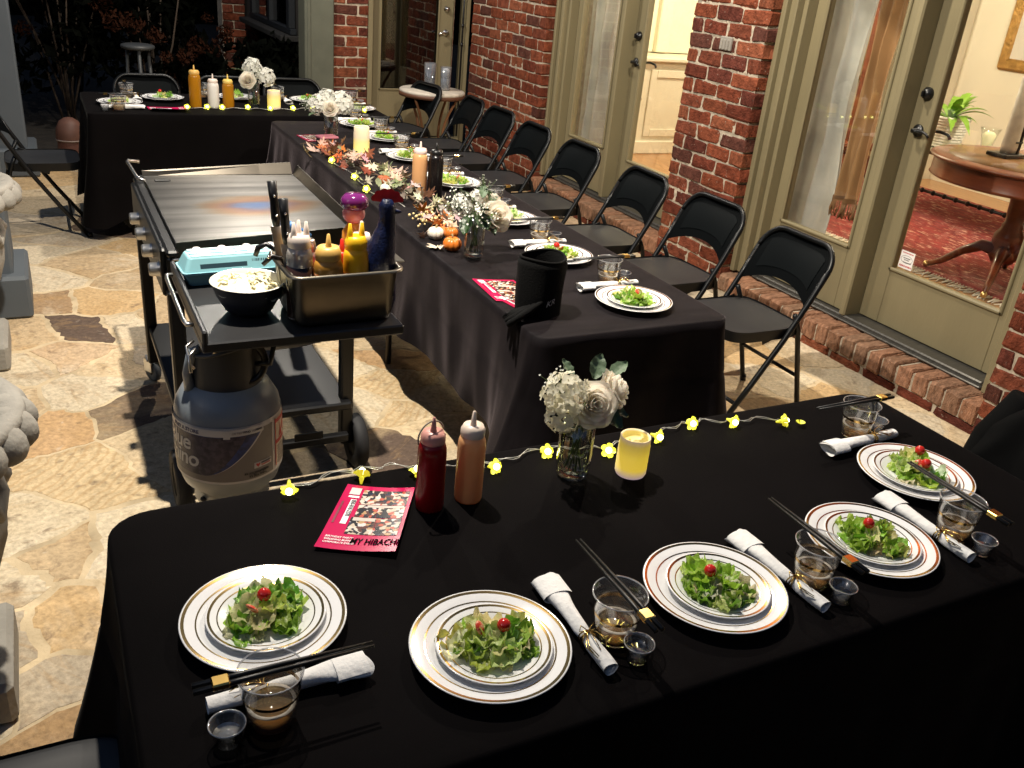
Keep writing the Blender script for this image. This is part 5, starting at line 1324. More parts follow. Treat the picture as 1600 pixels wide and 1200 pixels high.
def hyd_mesh(seed, r, n, pr, m):
    rr = random.Random(seed); mb = MB()
    for i in range(n):
        z = 1-1.75*(i+.5)/n; q = math.sqrt(max(0, 1-z*z)); a = i*2.39996+rr.uniform(-.2, .2)
        d = Vector((q*math.cos(a), q*math.sin(a), z)); p = d*r*rr.uniform(.86, 1.06)
        M = Matrix.Translation(p) @ d.to_track_quat('Z', 'Y').to_matrix().to_4x4() @ RZ(rr.uniform(0, 1.6)) @ RX(rr.uniform(-.35, .35)) @ RY(rr.uniform(-.35, .35))
        for k in range(4):
            Mk = M @ RZ(k*PI/2); s = pr*rr.uniform(.85, 1.15)
            mb.add([(0, 0, 0), (s*.45, -s*.5, s*.12), (s*.95, -s*.3, s*.22), (s*1.08, 0, s*.12), (s*.95, s*.3, s*.22), (s*.45, s*.5, s*.12), (s*.55, 0, s*.0)],
                   [(0, 1, 6), (1, 2, 6), (2, 3, 6), (3, 4, 6), (4, 5, 6), (5, 0, 6)], True, Mk)
        mb.ball((0, 0, .002), pr*.13, 5, 4, M)
    me = mb.mesh('hydrangea'); me.materials.append(m); return me
HYDS = [hyd_mesh(1, .046, 46, .0135, M_HYD), hyd_mesh(2, .048, 54, .013, M_HYDW)]
def leaf_mesh(l, w_, cup=.3, m=None):
    def f(u, v):
        x = (v-.5)*2; q = w_*math.sin(PI*min(1, u*.92+.06))**.8
        return (q*x*.5, l*u, cup*w_*abs(x)*.35-.25*l*u*u*cup+.003*math.sin(u*20)*abs(x))
    me = MB().grid(f, 10, 4).mesh('leaf'); me.materials.append(m); return me
LEAF_D = leaf_mesh(.06, .036, .5, M_DUSTY); LEAF_K = leaf_mesh(.065, .045, .5, M_DKLEAF)
def breath(seed, n, spread):
    rr = random.Random(seed); mb = MB(); st = MB()
    for _ in range(n):
        a = rr.uniform(0, 6.28); q = spread*math.sqrt(rr.random()); z = .05+rr.uniform(-.02, .03)
        p = (q*math.cos(a), q*math.sin(a), z)
        st.tube([(0, 0, 0), (p[0]*.6, p[1]*.6, z*.7), p], .0006, 3)
        for k in range(5):
            M = TR(*p) @ RZ(k*1.26) @ RY(-.5)
            mb.add([(0, 0, 0), (.002, -.0016, 0), (.0048, 0, .001), (.002, .0016, 0)], [(0, 1, 2, 3)], True, M)
        mb.ball(p, .0014, 5, 4)
    a_ = mb.mesh('baby_breath'); a_.materials.append(mat('tiny_white_flower', (.78, .78, .70), .7)); b_ = st.mesh('thin_stem'); b_.materials.append(M_STEM)
    return a_, b_
BR = breath(5, 22, .036)
def aim(dx, dy, dz): return Vector((dx, dy, dz)).to_track_quat('Z', 'Y').to_euler()
def bouquet(name, label, x, y, roses, hyds, leaves, breaths, h=.155):
    t = thing(name, label, 'flowers', (x, y, ZT_+.001), 0)
    mb = MB()
    for k in range(7):
        a = k*.9; mb.tube([(.018*math.cos(a), .018*math.sin(a), .02), (.008*math.cos(a+2), .008*math.sin(a+2), .10), (.02*math.cos(a+2.4), .02*math.sin(a+2.4), h+.02)], .002, 5)
    obj('stem', mb, M_STEM, t)
    for (p, d, s, v) in roses: obj('rose', ROSES[v], None, t, p, aim(*d), (s, s, s))
    for (p, s, v, d) in hyds: obj('hydrangea', HYDS[v], None, t, p, aim(*d), (s, s, s))
    for (p, r_, s, k) in leaves: obj('leaf', LEAF_K if k else LEAF_D, None, t, p, r_, (s, s, s))
    for (p, d, s) in breaths:
        b = obj('baby_breath', BR[0], None, t, p, aim(*d), (s, s, s)); obj('thin_stem', BR[1], None, b); b['kind'] = 'stuff'
    return t
CAMD = (-.45, -.78, .45)
# nearest table
vase('ribbed clear vase on the nearest table, left of its lit candle', .945, 1.415)
bouquet('rose_bouquet', 'cream rose bouquet with hydrangea on the nearest table', .945, 1.415,
        [((.008, -.035, .19), (-.25, -.85, .45), 1.0, 0), ((.074, .0, .195), (.65, -.6, .42), .95, 1)],
        [((-.045, -.005, .205), 1.0, 0, (-.3, -.2, 1)), ((-.05, -.012, .16), .75, 0, (-.8, -.4, .2))],
        [((.035, .02, .22), (.9, .3, -.5), 1.0, 0), ((.085, .03, .215), (.5, .2, -1.2), .9, 0), ((.045, -.025, .165), (-.6, .3, 3.6), .8, 1), ((.06, -.01, .16), (-.2, .2, -2.2), .75, 1), ((-.01, .035, .225), (.8, 0, .3), .7, 0)],
        [((-.045, .01, .20), (-.6, .1, .9), .8)])
# middle table, near vase
vase('ribbed clear vase on the middle table beside the orange pumpkin', 1.372, 2.90)
bouquet('rose_bouquet', 'white rose and dark leaf bouquet beside the orange pumpkin', 1.372, 2.90,
        [((.058, -.055, .165), (-.1, -.9, .35), 1.15, 0), ((.08, .04, .195), (.5, .1, .8), .85, 1)],
        [((-.045, .02, .19), .85, 1, (-.4, -.1, .9)), ((.02, .05, .20), .7, 1, (.2, .2, 1))],
        [((-.012, -.02, .195), (.7, .3, .9), 1.35, 1), ((-.005, -.045, .17), (-.5, .5, 2.9), 1.15, 1), ((.005, -.05, .185), (.5, -.3, 2.4), 1.2, 1), ((-.04, -.03, .165), (-.8, .2, 2.2), 1.2, 1), ((.02, .0, .22), (.9, .1, -.4), .9, 0), ((.015, -.05, .15), (-.6, 0, 3.5), 1.0, 1), ((.045, .0, .21), (.3, .6, -.6), 1.0, 1)],
        [((-.05, -.05, .165), (-.4, -.7, .6), 1.3), ((-.06, -.01, .18), (-.8, -.1, .6), 1.2), ((-.02, -.055, .16), (0, -.9, .4), 1.2), ((.035, .02, .215), (.2, .1, 1), 1.0)])
vase('ribbed clear vase at the far end of the middle table beside the pink box', 1.43, 4.98)
bouquet('hydrangea_bouquet', 'white hydrangea bunch at the far end of the middle table', 1.43, 4.98, [((-.02, -.05, .19), (-.3, -.8, .5), .9, 0)],
        [((-.07, .0, .2), 1.1, 1, (-.5, 0, 1)), ((.05, -.01, .21), 1.25, 1, (.3, 0, 1)), ((-.01, .05, .22), 1.1, 1, (0, .2, 1)), ((.09, .03, .19), .9, 1, (.8, 0, .5))],
        [((.08, .0, .18), (.2, .3, -1.4), .8, 0), ((-.09, -.02, .16), (-.2, 0, 1.9), .8, 0)], [((-.1, .01, .18), (-.8, 0, .5), .9)])
vase('ribbed clear vase on the far table between the bottles and the candle', 1.235, 6.06)
bouquet('hydrangea_bouquet', 'white hydrangea and rose bunch on the far table', 1.235, 6.06, [((-.045, -.04, .175), (-.4, -.8, .3), 1.05, 1)],
        [((.0, .02, .24), 1.2, 1, (0, 0, 1)), ((.075, -.01, .19), 1.15, 1, (.7, -.2, .8))],
        [((-.06, .0, .22), (.4, .2, 1.2), .8, 0), ((-.09, .0, .23), (.2, .1, 1.4), .7, 0)], [((.0, -.02, .2), (0, -.5, .8), 1.0)])
# ---- LED candles
def glow(name, c0, c1, zlo, zhi, strength):
    m = mat(name, (.72, .62, .36), .55, var=.05, vs=20, em=(1, .8, .1), ems=1)
    N = m.node_tree.nodes; L = m.node_tree.links; b = N['Principled BSDF']
    tc = N.new('ShaderNodeTexCoord'); sp = N.new('ShaderNodeSeparateXYZ'); L.new(tc.outputs['Object'], sp.inputs[0])
    cr = N.new('ShaderNodeValToRGB'); mr = N.new('ShaderNodeMapRange'); mr.inputs[1].default_value = zlo; mr.inputs[2].default_value = zhi
    L.new(sp.outputs[2], mr.inputs[0]); L.new(mr.outputs[0], cr.inputs[0])
    e = cr.color_ramp.elements; e[0].color = (c1[0]*.5, c1[1]*.42, c1[2], 1); e[1].color = (c1[0]*.35, c1[1]*.28, c1[2]*.6, 1)
    for p, k in ((.22, 1.0), (.5, .95), (.8, .55)):
        q = e.new(p); q.color = (c0[0]*k, c0[1]*k, c0[2]*k, 1)
    L.new(cr.outputs[0], b.inputs['Emission Color']); b.inputs['Emission Strength'].default_value = strength
    return m
M_GLOW = glow('candle_glow', (1, .68, .04), (1, .85, .42), 0, .1, .62)
M_FLAME = mat('led_flame', (.9, .8, .4), .4, em=(1, .85, .3), ems=2.5)
def candle(label, x, y, r, h):
    t = thing('led_candle', label, 'candle', (x, y, ZT_+.001), .3, 'lit battery candles')
    n = 26
    def mod(a, j, z):
        if j in (2, 3, 4, 5, 6, 7, 8, 9): return 1+.045*abs(math.sin(a*n/2+(j % 2)*PI/2))
        return 1
    prof = [(0, 0), (r*.96, 0)]+[(r, .006+h*.75*k/7) for k in range(8)]+[(r, h*.84), (r, h), (r*.96, h+.002), (r*.88, h-.002)]
    obj('wax_shell', MB().lathe(prof, 104, None, mod), M_GLOW, t)
    obj('melt_pool', MB().lathe([(r*.885, h-.002), (r*.86, h-.012), (r*.5, h-.016), (0, h-.016)], 40), mat('melt_glow', (.75, .65, .35), .5, em=(1, .72, .12), ems=.45), t)
    return t
candle('lit yellow ribbed candle on the nearest table, right of the rose vase', 1.078, 1.385, .0335, .092)
candle('lit yellow candle standing behind the garland on the middle table', 1.49, 4.62, .04, .15)
candle('lit yellow candle on the far table, right of the hydrangea vase', 1.36, 6.05, .04, .11)
# ---- fairy lights with flower shades
def petal_bulb():
    mb = MB()
    for k in range(5):
        a0 = k*2*PI/5
        def f(u, v):
            a = a0+(u-.5)*1.22; r = .0032+.0125*v**.9*(1-.38*abs(2*u-1)**2.2); z = .012-.010*v-.003*math.sin(u*PI)*v+.006*v*v*(1-abs(2*u-1))
            return (r*math.cos(a), r*math.sin(a), -z)
        mb.grid(f, 6, 5)
    mb.tube([(0, 0, -.013), (0, 0, -.024)], [.0045, .002], 8)
    return mb
ME_FL = petal_bulb().mesh('flower_shade'); ME_FL.materials.append(mat('yellow_shade', (.55, .6, .08), .4, em=(.80, .66, .03), ems=.8))
ME_BULB = MB().ball((0, 0, .0), .0062, 10, 8).mesh('bulb'); ME_BULB.materials.append(mat('bulb_glow', (.9, .9, .6), .3, em=(1, .97, .45), ems=9))
M_WIRE = mat('clear_wire', (.5, .49, .45), .3, metal=.4, var=.1)
def fairy(label, pts, bulbs, seed, ends=()):
    t = thing('fairy_lights', label, 'string lights')
    rr = random.Random(seed); P = []
    for (a, b) in zip(pts, pts[1:]):
        for k in range(8):
            u = k/8; p = Vector(a).lerp(Vector(b), u)
            P.append(p+Vector((.006*math.sin(u*PI*2+seed), .010*math.sin(u*PI*3+a[0]*40), .006*abs(math.sin(u*PI)))))
    P.append(Vector(pts[-1]))
    for ph in (0, PI):
        obj('wire', MB().tube([p+Vector((.0012*math.cos(i*1.1+ph), .0022*math.sin(i*1.1+ph), .0016+.0012*math.sin(i*1.1+ph))) for i, p in enumerate(P)], .0009, 5), M_WIRE, t)
    for (x, y, z, d) in bulbs:
        b = obj('flower_bulb', ME_FL, None, t, (x, y, z), aim(*d), (1.2, 1.2, 1.2)); obj('bulb', ME_BULB, None, b)
    return t
B1 = [(.352, 1.515, (-.2, -.8, -.3)), (.512, 1.545, (.3, .7, .5)), (.625, 1.52, (.1, .2, .8)), (.79, 1.475, (.2, -.6, .3)), (.93, 1.50, (.1, -.7, .4)), (1.068, 1.462, (-.2, -.6, .5)), (1.222, 1.478, (.2, -.7, .1)), (1.345, 1.512, (0, -.7, .3)), (1.455, 1.485, (.1, -.8, .1)), (1.595, 1.455, (.9, -.2, .1))]
fairy('flower-shaped fairy lights along the back edge of the nearest table', [(x+.005, y+.03, ZT_+.002) for x, y, d in B1], [(x, y, ZT_+.017, d) for x, y, d in B1], 1)
fb = MB(); [fb.grid(lambda u, v, a=a: ((.002+.01*v)*math.cos(a+u), (.002+.01*v)*math.sin(a+u), .006+.006*v), 3, 3) for a in (0, 1.3, 2.6, 3.9, 5.2)]
tag(obj('loose_shade', fb, mat('yellow_shade'), None, (1.635, 1.445, ZT_)), 'loose yellow flower shade at the end of the near fairy lights', 'flower shade')
B2 = [(.81, 5.955), (.93, 5.97), (1.02, 5.965), (1.18, 5.985), (1.315, 5.955), (1.465, 5.975), (1.605, 6.03), (1.74, 5.98), (1.93, 5.93)]
fairy('flower-shaped fairy lights along the front of the far table', [(x, y+.012, ZT_+.002) for x, y in B2], [(x, y, ZT_+.018, (0, -.6, .3)) for x, y in B2], 2)
B3 = [(1.29, 4.10), (1.27, 3.86), (1.28, 4.45)]
fairy('few fairy lights trailing along the garland on the middle table', [(1.36, 4.75, ZT_+.002), (1.29, 4.47, ZT_+.002), (1.31, 4.12, ZT_+.002), (1.28, 3.88, ZT_+.002), (1.36, 3.6, ZT_+.002)], [(x, y, ZT_+.02, (-.5, -.6, .4)) for x, y in B3], 3)
# ---- table sauce bottles
def tbottle(label, x, y, r, h, m, cap, ring=False, fill=None, fm=None, rot=0, name='squeeze_bottle'):
    return bottle(name, label, x, y, ZT_+.001, r, h, m, cap, 1, fill, fm, .02, .032, .0055, None, rot, ring)
tbottle('deep red sauce bottle beside the pink flyer on the nearest table', .605, 1.40, .0285, .152, mat('deep_red_sauce', (.24, .006, .008), .3, coat=.2), mat('pinkish_cap', (.55, .26, .22), .35), True, rot=.3)
tbottle('peach mayonnaise bottle on the nearest table, right of the red one', .692, 1.405, .0285, .150, mat('peach_sauce', (.80, .44, .20), .32, coat=.2, var=.06), mat('pale_cap', (.72, .6, .5), .35))
tbottle('peach sauce bottle among the garland on the middle table', 1.50, 3.80, .034, .19, mat('peach_sauce'), mat('pinkish_white_cap', (.72, .55, .5), .35))
tbottle('black soy bottle beside the peach one on the middle table', 1.565, 3.77, .034, .19, mat('soy_black', (.008, .006, .006), .25), M_BLACKMETAL)
tbottle('tall amber sauce bottle on the far table', .875, 6.05, .036, .2, mat('amber_sauce', (.55, .24, .01), .25, coat=.3), mat('amber_cap', (.62, .38, .10)))
tbottle('white sauce bottle on the far table between two amber ones', .985, 6.06, .035, .15, mat('white_sauce'), M_CAPW)
tbottle('short amber sauce bottle with yellow cap on the far table', 1.075, 6.055, .035, .15, mat('amber_sauce'), mat('yellow_cap', (.7, .5, .12), .4))
translucent(MATS['peach_sauce'], .22); translucent(MATS['deep_red_sauce'], .3); translucent(MATS['amber_sauce'], .3)
# ---- flyers
def flyer(label, corners, curl=.0, seed=0):
    """corners: far-left, far-right, near-right, near-left (world x, y)"""
    c = [Vector((a, b)) for a, b in corners]; o_ = sum(c, Vector((0, 0)))/4
    def S(u, v, lift=.0015):   # u left-right, v near-far
        p = (c[3].lerp(c[2], u)).lerp(c[0].lerp(c[1], u), v)
        z = lift+curl*(.6*(u-.35)**2*1.5+.9*max(0, .3-v)**2*2)
        return (p.x-o_.x, p.y-o_.y, z)
    t = thing('flyer', label, 'flyer', (o_.x, o_.y, ZT_+.0015), 0, None)
    obj('paper', MB().grid(lambda u, v: S(u, v), 14, 14), mat('pink_paper', (.50, .006, .075), .22, var=.05, coat=.4), t)
    def patch(name, u0, u1, v0, v1, m, l=.0022): return obj(name, MB().grid(lambda u, v: S(u0+(u1-u0)*u, v0+(v1-v0)*v, l), 10, 6), m, t)
    mp = MATS.get('photo_print')
    if not mp:
        mp = mat('photo_print', (.5, .4, .32), .25, var=.2, vs=50, coat=.4)
        N = mp.node_tree.nodes; L = mp.node_tree.links; b = N['Principled BSDF']
        tc = N.new('ShaderNodeTexCoord'); vo = N.new('ShaderNodeTexVoronoi'); vo.inputs['Scale'].default_value = 125; L.new(tc.outputs['Object'], vo.inputs['Vector'])
        sp = N.new('ShaderNodeSeparateColor'); L.new(vo.outputs['Color'], sp.inputs[0])
        cr = N.new('ShaderNodeValToRGB'); cr.color_ramp.interpolation = 'CONSTANT'; e = cr.color_ramp.elements
        e[0].color = (.015, .013, .015, 1); e[1].position = .3; e[1].color = (.10, .035, .025, 1)
        for p, q in ((.42, (.55, .45, .35)), (.55, (.45, .09, .05)), (.64, (.62, .56, .48)), (.78, (.02, .025, .05)), (.86, (.45, .28, .14)), (.94, (.65, .6, .58))): k = e.new(p); k.color = (*q, 1)
        L.new(sp.outputs[0], cr.inputs[0])
        L.new(cr.outputs[0], b.inputs['Base Color'])
    ph = [(.28, .95, .70, .93, 0), (.30, .58, .50, .69, 1), (.585, .95, .50, .69, 0), (.27, .62, .24, .49, 0), (.625, .95, .24, .49, 0)]
    for (u0, u1, v0, v1, k) in ph: patch('photo_print', u0, u1, v0, v1, mp)
    patch('photo_sky', .42, .93, .655, .69, mat('photo_pale', (.55, .5, .44), .25), .0025); patch('photo_sky', .30, .6, .44, .49, mat('photo_pale'), .0025)
    patch('blank_square', .09, .24, .84, .95, mat('grey_print', (.5, .52, .52), .3)); patch('number_strip', .155, .235, .38, .76, M_WINK)
    def txt(s, size, u, v, m, rot=0, bold=True, sx=1, shear=0.):
        me = text_mesh(s, size, .0, 'LEFT', bold, shear)
        ux = (c[2]-c[3]).length; vy = (c[0]-c[3]).length
        for q in me.vertices:
            x, y = q.co.x*sx, q.co.y
            if rot: x, y = y, -x
            q.co = S(u+x/ux, v+y/vy, .0029)
        obj('lettering', me, m, t)
    txt('MY HIBACHI', .028, .39, .095, mat('poster_ink', (.003, .003, .003), .8, spec=.02), sx=.585, shear=.1)
    for k, s in enumerate(('BIRTHDAY PARTY', 'WEDDING BUFFET', 'CORPORATE EVENT')): txt(s, .0082, .06, .165-.042*k, M_WINK, sx=.80, shear=.15)
    txt('850-818-2270', .0125, .175, .75, M_INK, 1, sx=.82)
    patch('small_print', .045, .075, .38, .72, mat('dark_pink_ink', (.18, .01, .03), .4)); patch('small_print', .10, .25, .79, .82, M_WINK)
    return t
FL0 = [(.475, 1.525), (.598, 1.462), (.485, 1.265), (.353, 1.335)]
flyer('pink flyer on the nearest table beside the red sauce bottle', FL0, .02)
flyer('pink edged flyer half under the black bag on the middle table, upper of two', [(1.262, 2.665), (1.40, 2.62), (1.385, 2.40), (1.25, 2.445)], .004)
flyer('second pink flyer sticking out lower left of the black bag', [(1.262, 2.485), (1.365, 2.51), (1.405, 2.32), (1.30, 2.295)], .002)
flyer('pink flyer with a curled end on the far table before the bottles', [(.58, 5.99), (.60, 5.86), (.82, 5.83), (.80, 5.98)], .05)
flyer('pink flyer beside the pink box on the middle table', [(1.28, 5.16), (1.39, 5.18), (1.41, 5.01), (1.30, 4.98)], .004)
pb = thing('pink_box', 'small dark box with a pink lid by the far hydrangea vase', 'box', (1.385, 4.90, ZT_+.001), .2)
obj('body', MB().box((0, 0, .018), (.1, .07, .035), .004), mat('dark_card', (.03, .02, .02), .5), pb); obj('lid', MB().box((0, 0, .043), (.106, .076, .014), .004), mat('pink_card', (.42, .14, .18), .45), pb)
# ---- black drawstring bag
def bagf(u, v):
    a = u*2*PI; z = .18*v
    r = .077*(1-.06*(1-v))*(1+.05*noise.noise(Vector((math.cos(a)*1.6, math.sin(a)*1.6, z*9)))+.02*math.sin(a*3+1))
    if v > .93: r *= 1-.10*((v-.93)/.07)
    rim = .004*math.sin(a*2+.8)*v**6
    return (r*1.06*math.cos(a), r*.95*math.sin(a), z+rim)
bg_ = thing('drawstring_bag', 'black cloth drawstring bag with small white initials on the middle table', 'bag', (1.345, 2.335, ZT_+.001), .2)
M_BAG = mat('bag_cloth', (.005, .005, .005), .95, var=.2, vs=9, bump=.3, bs=200, spec=.15)
mb = MB().grid(bagf, 60, 26)
mb.grid(lambda u, v: (lambda p, q: (p[0]*(.97-.10*v), p[1]*(.97-.10*v), p[2]+.004-.10*v*v+.006*math.sin(u*25)*v))(bagf(u, 1), 0), 60, 5)
obj('body', mb, M_BAG, bg_)
obj('hem', MB().tube([tuple(Vector(bagf(i/40, 1))+Vector((0, 0, .002))) for i in range(40)], .0045, 8, closed=True), mat('bag_hem', (.005, .005, .005), .9, spec=.1), bg_)
mb = MB()
for k in range(4):
    a = 3.5+k*.22
    mb.tube([(.07*math.cos(a), .07*math.sin(a), .035+.008*k), (-.12+.01*k, -.02-.012*k, .02+.004*k), (-.135-.012*k, .0-.022*k, .008), (-.11, -.05+.01*k, .004)], [.006, .012, .01, .005], 7)
obj('drawstring', mb, M_BAG, bg_)
def bag_text(s, size, a, z, m):
    me = text_mesh(s, size, .0004, 'CENTER', False, .2)
    for v in me.vertices:
        x, y, e = v.co; p = bagf(((a+x/.077)/(2*PI)) % 1, (z+y+.25*x)/.18); k = 1.03
        v.co = (p[0]*k, p[1]*k, z+y+.25*x)
    obj('lettering', me, m, bg_)
bag_text('KR', .026, -1.72, .045, M_WINK)
# ---- autumn garland
def maple_mesh(seed, s=.045):
    rr = random.Random(seed); out = []
    tips = [(-2.4, .55), (-1.35, .9), (-.62, .82), (0, 1.1), (.62, .82), (1.35, .9), (2.4, .55)]
    for i, (a, r) in enumerate(tips):
        r *= rr.uniform(.85, 1.1)
        if i: out.append(((tips[i-1][0]+a)/2, .42))
        out += [(a-.16, r*.72), (a, r), (a+.16, r*.72)]
    vs = [(0, 0, 0)]; n = len(out)
    for (a, r) in out:
        z = .22*r*r*rr.uniform(.2, 1.3)+.06*rr.uniform(-1, 1)
        vs.append((r*s*math.sin(a), r*s*math.cos(a), z*s))
    fs = [(0, i+1, i+2) for i in range(n-1)]
    mb = MB().add(vs, fs, True)
    mb.tube([(0, 0, 0), (.003, -s*.4, .1*s), (0, -s*.8, .0)], .0012, 4)
    return mb.mesh('maple_leaf')
M_MAPLE = mat('silk_leaf', objcol=True, rough=.65, var=.3, vs=40, bump=.3, bs=130)
MAPLES = [maple_mesh(k) for k in range(6)]
for m_ in MAPLES: m_.materials.append(M_MAPLE)
gar = thing('autumn_garland', 'garland of faded autumn leaves, berries and twigs down the middle table', 'garland', (0, 0, ZT_+.001))
GP = [(1.30, 4.75), (1.33, 4.55), (1.37, 4.40), (1.40, 4.2), (1.41, 4.0), (1.42, 3.8), (1.43, 3.6), (1.41, 3.42), (1.385, 3.25), (1.37, 3.12)]
mb = MB().tube([(x, y, .018+.006*math.sin(i*2)) for i, (x, y) in enumerate(GP)], .004, 6)
rr = random.Random(21)
for k in range(16):
    i = rr.randrange(len(GP)-1); x, y = GP[i]; a = rr.uniform(0, 6.28); l = rr.uniform(.06, .13)
    mb.tube([(x, y, .02), (x+l*.5*math.cos(a), y+l*.5*math.sin(a), .04), (x+l*math.cos(a), y+l*math.sin(a), .03+rr.uniform(-.02, .04))], [.003, .002, .001], 5)
obj('vine', mb, mat('twig', (.16, .10, .06), .8), gar)
GC = dict(p=(.48, .33, .27), t=(.55, .45, .33), o=(.50, .14, .03), r=(.22, .055, .025), s=(.20, .21, .12), c=(.6, .5, .38))
for k in range(120):
    q = rr.random()*(len(GP)-1.001); i = int(q); f = q-i
    x = GP[i][0]*(1-f)+GP[i+1][0]*f+rr.gauss(0, .042); y = GP[i][1]*(1-f)+GP[i+1][1]*f+rr.gauss(0, .03)
    if y > 4.45: c = rr.choice('porp')
    elif y > 4.05: c = rr.choice('prrtp')
    elif y > 3.6: c = rr.choice('pptsps')
    elif y > 3.35: c = rr.choice('tcspt')
    else: c = rr.choice('oootpc')
    col = tuple(v*rr.uniform(.75, 1.2) for v in GC[c]); s = rr.uniform(.65, 1.15)
    obj('maple_leaf', rr.choice(MAPLES), None, gar, (x, y, rr.uniform(.012, .075)), (rr.uniform(-1.1, 1.1), rr.uniform(-1.1, 1.1), rr.uniform(0, 6.28)), (s, s, s), col)
mb = MB()
for k in range(70): mb.ball((1.345+rr.gauss(0, .028), 3.29+rr.gauss(0, .04), rr.uniform(.015, .06)), rr.uniform(.0045, .0065), 7, 5)
bs = obj('berry_cluster', mb, mat('cream_berry', (.75, .58, .28), .4, var=.25, vs=60), gar); bs['kind'] = 'stuff'
ME_LF2 = leaf_mesh(.06, .03, .4, mat('sage_leaf', (.17, .19, .10), .6, var=.3, vs=30))
for k in range(16): obj('sage_leaf', ME_LF2, None, gar, (1.38+rr.gauss(0, .04), rr.choice((3.75, 3.9, 4.5))+rr.gauss(0, .06), rr.uniform(.02, .06)), (rr.uniform(.1, .9), rr.uniform(-.5, .5), rr.uniform(0, 6.28)))
def loose_leaf(label, x, y, rz, c, s, tilt=.1):
    o = obj('maple_leaf', rr.choice(MAPLES), None, None, (x, y, ZT_+.006), (tilt, .1, rz), (s, s, s*1.0), GC[c]); tag(o, label, 'leaf'); return o
loose_leaf('pale leaf lying on the cloth below the white pumpkin', 1.275, 3.02, 1.9, 'c', 1.25)
loose_leaf('pinkish leaf lying alone on the cloth left of the candle at the garland end', 1.27, 4.72, .6, 'p', 1.5, .3)
loose_leaf('pinkish leaf lying on the cloth in front of the fifth plate', 1.545, 4.22, -.8, 'p', 1.5)
loose_leaf('orange leaf standing by the lit candle on the middle table', 1.36, 4.70, .3, 'o', 1.5, 1.2)
def pumpkin(label, x, y, r, m, sq=.72, z=0.0):
    t = thing('mini_pumpkin', label, 'pumpkin', (x, y, ZT_+.001+z), rr.uniform(0, 3))
    prof = [(0, r*.12)]+[(r*math.sin(PI*j/14)**.75, r*sq*(1-math.cos(PI*j/14))) for j in range(1, 14)]+[(0, r*sq*1.86)]
    obj('shell', MB().lathe(prof, 64, None, lambda a, j, q: 1-.09*abs(math.cos(a*5))**6), m, t)
    obj('stalk', MB().tube([(0, 0, r*sq*1.8), (.002, 0, r*sq*2.1), (.006, .002, r*sq*2.4)], [.005, .0035, .004], 7), mat('stalk', (.25, .18, .08), .8), t)
    return t
M_PW = mat('white_pumpkin', (.72, .66, .56), .5, var=.08, vs=20); M_PO = mat('orange_pumpkin', (.60, .16, .02), .35, var=.2, vs=20)
pumpkin('small orange pumpkin touching the rose vase on the middle table', 1.322, 2.985, .036, M_PO)
pumpkin('small white pumpkin in the garland by the orange leaves', 1.315, 3.135, .033, M_PW)
pumpkin('tiny white pumpkin among faded leaves halfway along the garland', 1.345, 3.80, .03, M_PW, .72, .01)
pumpkin('tiny dark orange pumpkin behind the white one halfway along the garland', 1.375, 3.93, .032, mat('rust_pumpkin', (.32, .08, .02), .5, var=.2), .72, .015)
pumpkin('bright orange mini pumpkin between the white pumpkin and the rose vase', 1.365, 3.10, .028, M_PO, .8, .01)
# ================================================================ REMAINING YARD OBJECTS
ME_LOBE = MB().ball((0, 0, 0), 1, 16, 10, RY(.5) @ Matrix.Diagonal((.058, .050, .047, 1))).mesh('lobe'); ME_LOBE.materials.append(M_STONE_CAST)
def urn(label, x, y):
    t = thing('garden_urn', label, 'urn', (x, y, 0), 0, 'cast stone urns at the patio edge')
    obj('plinth', MB().box((0, 0, .06), (.34, .34, .12), .015).box((0, 0, .135), (.28, .28, .03), .01), M_STONE_CAST, t)
    obj('foot', MB().lathe([(0, .15), (.125, .15), (.13, .165), (.11, .185), (.075, .21), (.06, .25), (.065, .27), (.08, .28), (0, .28)], 36), M_STONE_CAST, t)
    obj('bowl', MB().lathe([(.06, .28), (.12, .30), (.17, .36), (.195, .44), (.2, .5), (.19, .56), (.185, .60), (.2, .63), (.22, .66)], 64, None, lambda a, j, z: 1+.05*abs(math.sin(a*10))*(1 if 1 < j < 6 else .2)), M_STONE_CAST, t)
    obj('rim', MB().lathe([(.2, .655), (.22, .665), (.245, .70), (.272, .735), (.279, .752), (.274, .766), (.258, .771), (.235, .766), (.215, .756), (.2, .73)], 72), M_STONE_CAST, t)
    for k in range(22):
        a = 2*PI*(k+.5)/22
        obj('lobe', ME_LOBE, None, t, (.248*math.cos(a), .248*math.sin(a), .722), (0, 0, a))
    obj('soil', MB().lathe([(0, .745), (.215, .745)], 32), mat('stone_dish', (.30, .32, .34), .7, var=.25, vs=9), t)
    mb = MB()
    for k in range(9):
        a = k*2*PI/9
        mb.tube([(.19*math.cos(a), .19*math.sin(a), .61), (.215*math.cos(a+.2), .215*math.sin(a+.2), .57), (.205*math.cos(a+.35), .205*math.sin(a+.35), .52), (.21*math.cos(a+.5), .21*math.sin(a+.5), .57), (.19*math.cos(a+.7), .19*math.sin(a+.7), .61)], .018, 8)
    obj('garland_relief', mb, M_STONE_CAST, t)
urn('cast stone urn with scalloped rim at the left edge, nearest the camera', -.385, 2.05)
urn('cast stone urn farther back at the left edge before the grey column', -.405, 4.12)
bt = thing('bistro_table', 'round pale topped bistro table with curved brown legs before the far door', 'table', (2.93, 7.22, 0))
obj('tabletop', MB().lathe([(0, .695), (.265, .695), (.272, .70), (.272, .715), (.262, .722), (0, .722)], 40), mat('pale_stone_top', (.5, .45, .38), .5, var=.3, vs=14), bt)
obj('rim_band', MB().lathe([(.27, .67), (.275, .67), (.275, .70), (.27, .70)], 40), mat('rust_iron', (.10, .04, .02), .5), bt)
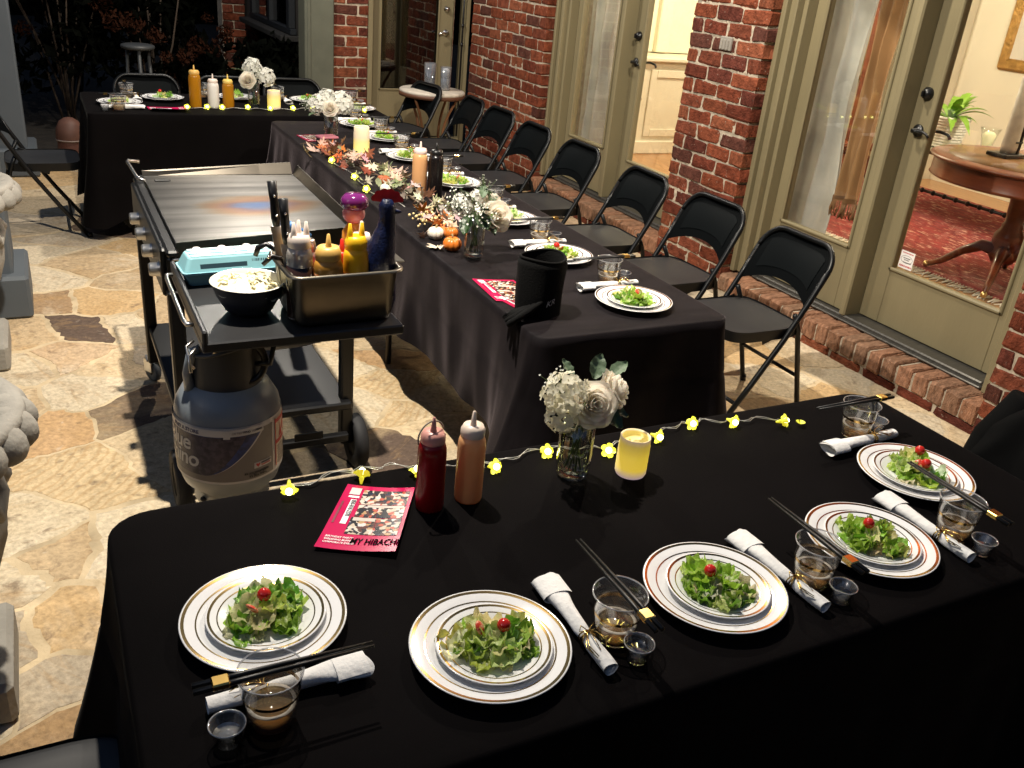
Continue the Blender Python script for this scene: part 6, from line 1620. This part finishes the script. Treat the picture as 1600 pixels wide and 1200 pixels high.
for k in range(4):
    a = k*PI/2+.6
    obj('leg', MB().tube([((.25-.14*math.sin(PI*v)+.02*v)*math.cos(a), (.25-.14*math.sin(PI*v)+.02*v)*math.sin(a), .68*(1-v)) for v in [i/10 for i in range(11)]], .011, 8), mat('brown_iron', (.20, .09, .04), .5), bt)
obj('ring', MB().tube([(.13*math.cos(a), .13*math.sin(a), .3) for a in arc(24, 0, 2*PI)[:-1]], .008, 6, closed=True), mat('brown_iron'), bt)
def jar(label, x, y, r, h, wax):
    t = thing('glass_jar', label, 'glass jar', (x, y, .723), 0, 'glass candle jars on the bistro table')
    obj('glass_wall', MB().lathe([(0, 0), (r*.82, 0), (r*.85, .01), (r, h), (r*.95, h), (r*.8, .012), (0, .012)], 30), glassy('jar_glass', (.85, .87, .9), .02, 1.5, 1.5, .06, .12, (.6, .63, .68)), t)
    obj('water', MB().lathe([(0, .014), (r*.8, .014), (r*.88, h*wax), (0, h*wax)], 24), glassy('jar_water', (.75, .78, .82), .05, 1.33, 1.5, .05, .25, (.45, .48, .55)), t)
    return t
jar('wide clear glass jar at the left on the bistro table', 2.935, 7.30, .052, .2, .7)
j2 = jar('narrow clear glass jar holding a white ball candle on the bistro table', 3.035, 7.20, .046, .185, .5)
tag(obj('ball_candle', MB().ball((0, 0, 0), .04, 16, 12), mat('white_wax', (.8, .8, .78), .5), None, (3.035, 7.20, .723+.135)), 'white ball candle inside the narrow jar on the bistro table', 'candle')
so = thing('round_stool', 'tall grey metal stool with a round seat behind the far table', 'stool', (.755, 8.1, 0))
obj('seat', MB().lathe([(0, .845), (.10, .845), (.125, .852), (.13, .865), (.125, .878), (.1, .885), (0, .885)], 28), mat('grey_metal', (.035, .038, .04), .5), so)
for k in range(3):
    a = k*2.094+.5; obj('leg', MB().tube([(.09*math.cos(a), .09*math.sin(a), .85), (.13*math.cos(a), .13*math.sin(a), 0)], .014, 8), mat('grey_metal'), so)
obj('ring', MB().tube([(.115*math.cos(a), .115*math.sin(a), .28) for a in arc(20, 0, 2*PI)[:-1]], .008, 6, closed=True), mat('grey_metal'), so)
po = thing('clay_pot', 'round terracotta jar with bands on the ground behind the lone chair', 'pot', (.19, 7.95, 0))
obj('body', MB().lathe([(0, 0), (.07, 0), (.09, .02), (.10, .10), (.095, .16)], 30), mat('dark_clay', (.09, .035, .025), .6), po)
obj('lid', MB().lathe([(.1, .16), (.105, .18), (.1, .25), (.07, .31), (.03, .335), (0, .34)], 30), mat('clay', (.11, .05, .035), .6, var=.2), po)
obj('band', MB().tube([(.104*math.cos(a), .104*math.sin(a), .17) for a in arc(28, 0, 2*PI)[:-1]], .006, 6, closed=True), mat('pale_band', (.22, .17, .15), .5), po)
